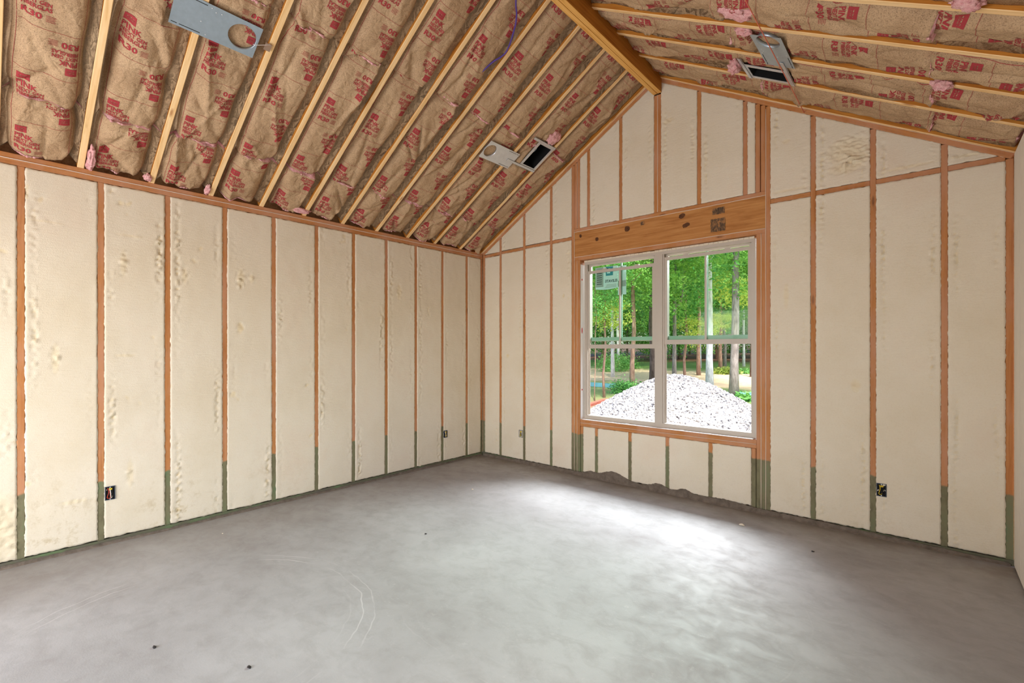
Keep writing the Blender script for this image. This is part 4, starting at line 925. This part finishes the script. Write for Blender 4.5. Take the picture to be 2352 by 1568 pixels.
# trees ---------------------------------------------------------------
def leaves_mesh(name, nclu, nleaf, rx, rz, size, mat, seed, shell=0.35, flat=0.6):
    g_ = np.random.default_rng(seed); c = g_.normal(size=(nclu, 3)); c /= np.linalg.norm(c, axis=1, keepdims=True); c *= (shell + (1 - shell) * g_.uniform(0, 1, (nclu, 1)) ** 0.5); c *= np.array([rx, rx, rz])
    p = np.repeat(c, nleaf, 0) + g_.normal(size=(nclu * nleaf, 3)) * np.array([0.42, 0.42, 0.42 * flat]) * (rx / 3.2) ** 0.5
    n_ = len(p); s = size * g_.uniform(0.6, 1.4, (n_, 1))
    d = g_.normal(size=(n_, 3)); d[:, 2] = d[:, 2] * 0.5 - 0.25; d /= np.linalg.norm(d, axis=1, keepdims=True)
    e = np.cross(d, g_.normal(size=(n_, 3))); e /= np.linalg.norm(e, axis=1, keepdims=True); nn = np.cross(d, e)
    v = np.stack([p, p + d * s * 0.5 + e * s * 0.27 + nn * s * 0.08, p + d * s, p + d * s * 0.5 - e * s * 0.27 + nn * s * 0.08], 1).reshape(-1, 3)
    me = bpy.data.meshes.new(name); f = np.arange(n_ * 4).reshape(-1, 4); f = np.concatenate([f[:, [0, 1, 2]], f[:, [0, 2, 3]]])
    me.vertices.add(len(v)); me.vertices.foreach_set('co', v.ravel()); me.loops.add(len(f) * 3); me.loops.foreach_set('vertex_index', f.ravel().astype(np.int32))
    me.polygons.add(len(f)); me.polygons.foreach_set('loop_start', np.arange(0, len(f) * 3, 3, dtype=np.int32)); me.update(calc_edges=True); me.materials.append(M[mat]); return me
crowns = [leaves_mesh('crown', 170, 60, 3.2, 4.2, 0.17, 'leaf_green', 11), leaves_mesh('crown', 170, 60, 3.4, 4.4, 0.17, 'leaf_deep', 12), leaves_mesh('crown', 130, 60, 3.0, 3.8, 0.16, 'leaf_green', 13), leaves_mesh('crown', 130, 60, 3.0, 3.6, 0.18, 'leaf_deep', 14)]
sprays = [leaves_mesh('spray', 30, 50, 1.3, 1.0, 0.15, 'leaf_yellow', 21), leaves_mesh('spray', 34, 50, 1.4, 1.2, 0.15, 'leaf_green', 22)]
def tree(px, D, r, lean, h, bk, crown, cz, label, seed, group=None, cs=1.0, fork=None, extra=()):
    R = random.Random(seed); p = site(px, D); z0 = gz(p.x, p.y); root = empty('tree', (p.x, p.y, z0), label=label, cat='tree', group=group)
    pts = []; rad = []
    for i in range(9):
        t = i / 8; pts.append(Vector((p.x, p.y, z0 - 0.1)) + rtv * (lean * t * h + 0.10 * N3(i * 0.7, seed, 1)) + fwv * 0.10 * N3(i * 0.7, seed, 5) + Vector((0, 0, h * t))); rad.append(r * (1.25 if i == 0 else 1 - 0.6 * t))
    tk = mesh('trunk', *tube(pts, r, 10, radii=rad), bk, root, True)
    for k in range(5 if D < 34 else 2):
        i = R.randint(4, 7); b0 = pts[i]; az = R.uniform(0, 2 * math.pi); L = R.uniform(1.2, 2.8); br = [b0, b0 + Vector((math.cos(az), math.sin(az), 0.5)) * L * 0.5, b0 + Vector((math.cos(az), math.sin(az), 0.75)) * L]
        mesh('branch', *tube(spline(br, 4), r * 0.2, 6, radii=[r * 0.32 * (1 - 0.8 * q / 8) for q in range(9)]), bk, tk, True)
    if fork:
        b0 = pts[0].lerp(pts[-1], fork / h); br = [b0, b0 + rtv * 0.35 + Vector((0, 0, 0.5)), b0 + rtv * 0.5 + Vector((0, 0, 3.5))]
        mesh('branch', *tube(spline(br, 5), r * 0.7, 8), bk, tk, True)
    for k, (ci, dz, ds, dx) in enumerate([(crown, cz, cs, 0.0)] + list(extra)):
        o = bpy.data.objects.new('foliage', (crowns + sprays)[ci]); C.objects.link(o); o.parent = root; o['kind'] = 'stuff'
        o.location = (lean * rtv.x * dz + dx * rtv.x, lean * rtv.y * dz + dx * rtv.y, dz); o.rotation_euler = (R.uniform(-0.2, 0.2), R.uniform(-0.2, 0.2), R.uniform(0, 6.28)); o.scale = (ds, ds, ds)
    return root
tree(1630, 21.5, 0.155, 0.0, 12, 'bark_pale', 0, 9.5, 'pale white-barked tree standing behind the gravel mound', 1, extra=((4, 4.6, 0.8, 1.2), (4, 3.2, 0.4, 0.6), (5, 6.2, 1.0, -1.0)))
tree(1685, 17.0, 0.15, 0.018, 12, 'bark_grey', 1, 9.0, 'dark grey trunk leaning slightly beyond the mound near the teal fence', 2, extra=((5, 5.6, 1.0, 1.0), (5, 4.6, 0.7, 0.4)))
tree(1549, 25, 0.11, 0.004, 11, 'bark_grey', 2, 8.2, 'forked grey tree above the mound peak', 3, fork=4.2, extra=((5, 4.2, 1.0, -0.6),))
tree(1573, 27, 0.08, 0.012, 11, 'bark_brown', 3, 7.2, 'slim brown tree just beside the forked one', 4, extra=((4, 3.0, 0.9, 0.8),))
tree(1452, 20, 0.105, 0.012, 11, 'bark_brown', 0, 8.8, 'brown trunk seen through the sticker-side open sash', 5, extra=((5, 4.4, 0.9, 1.0), (5, 5.2, 0.8, -1.2)))
tree(1388, 18, 0.05, 0.004, 8, 'bark_brown', 2, 6.0, 'thin sapling trunk seen beside the sticker-side window jamb', 6, cs=0.7, extra=((4, 3.2, 0.6, 0.2),))
tree(1497, 24, 0.13, 0.0, 12, 'bark_dark', 1, 8.6, 'dark trunk partly hidden behind the window mullion', 7)
tree(1366, 17, 0.02, 0.01, 5, 'bark_brown', 3, 4.6, 'very thin sapling at the edge of the open sash', 8, cs=0.45)
idx = 0
for (D, xs, sc) in ((31, (1300, 1405, 1480, 1590, 1660, 1725, 1800), 1.0), (39, (1250, 1340, 1420, 1470, 1530, 1610, 1650, 1710, 1760, 1850, 1980, 2120, 2260), 1.15), (50, (1180, 1290, 1370, 1440, 1500, 1560, 1640, 1700, 1770, 1860, 1960, 2080, 2200, 2340), 1.35), (64, (1220, 1320, 1400, 1470, 1540, 1600, 1680, 1750, 1840, 1940, 2060, 2190, 2330), 1.7)):
    for px in xs:
        idx += 1; R = random.Random(idx * 5); px2 = px + R.uniform(-18, 18)
        ex = ((idx % 4, 4.2 + R.uniform(0, 1.0), 0.75 * sc, R.uniform(-1.5, 1.5)),) if D >= 45 else ()
        tree(px2, D + R.uniform(-2.5, 2.5), 0.10 + 0.03 * R.random(), R.uniform(-0.01, 0.01), 14, R.choice(['bark_grey', 'bark_dark', 'bark_brown', 'bark_pale']), idx % 4, (6.2 + R.uniform(0, 2.5)) * (1 + (sc - 1) * 0.5), 'slender tree in the dense green wood beyond the grass', 40 + idx, 'trees of the background wood', sc, extra=ex)
# bushes and grasses
def bush(px, D, rx, rz, mat, label, seed, leaf=0.10, name='bush', nclu=40, flat=0.9):
    p = site(px, D); z = gz(p.x, p.y); me = leaves_mesh('foliage', nclu, 45, rx, rz, leaf, mat, seed, 0.3, flat); root = empty(name, (p.x, p.y, z), label=label, cat='bush')
    o = bpy.data.objects.new('foliage', me); C.objects.link(o); o.parent = root; o.location = (0, 0, rz * 0.75); o['kind'] = 'stuff'
    for k in range(3): mesh('stem', *tube([(p.x, p.y, z - 0.05), (p.x + rx * 0.3 * math.cos(k * 2.1), p.y + rx * 0.3 * math.sin(k * 2.1), z + rz)], 0.02, 6), 'bark_brown', root, True)
bush(1413, 37, 1.15, 0.75, 'leaf_bush', 'light green rounded bush at the far edge of the sand', 31, 0.14, nclu=60)
bush(1440, 39, 0.8, 0.5, 'leaf_deep', 'darker low bush beside the light green bush', 32, 0.14)
bush(1664, 33, 1.0, 0.14, 'grass_blades', 'yellowish grass clump beyond the mound between two trunks', 33, 0.2, flat=0.4)
bush(1702, 33, 0.7, 0.10, 'leaf_bush', 'small green grass clump past the dark grey trunk', 34, 0.16, flat=0.3)
bush(1436, 19.5, 0.45, 0.20, 'leaf_deep', 'low dark shrub before the teal fence behind the mound', 35, 0.1)
bush(1711, 16.5, 0.16, 0.16, 'leaf_deep', 'tiny dark potted-looking sapling beside the mound slope', 37, 0.14, nclu=6)
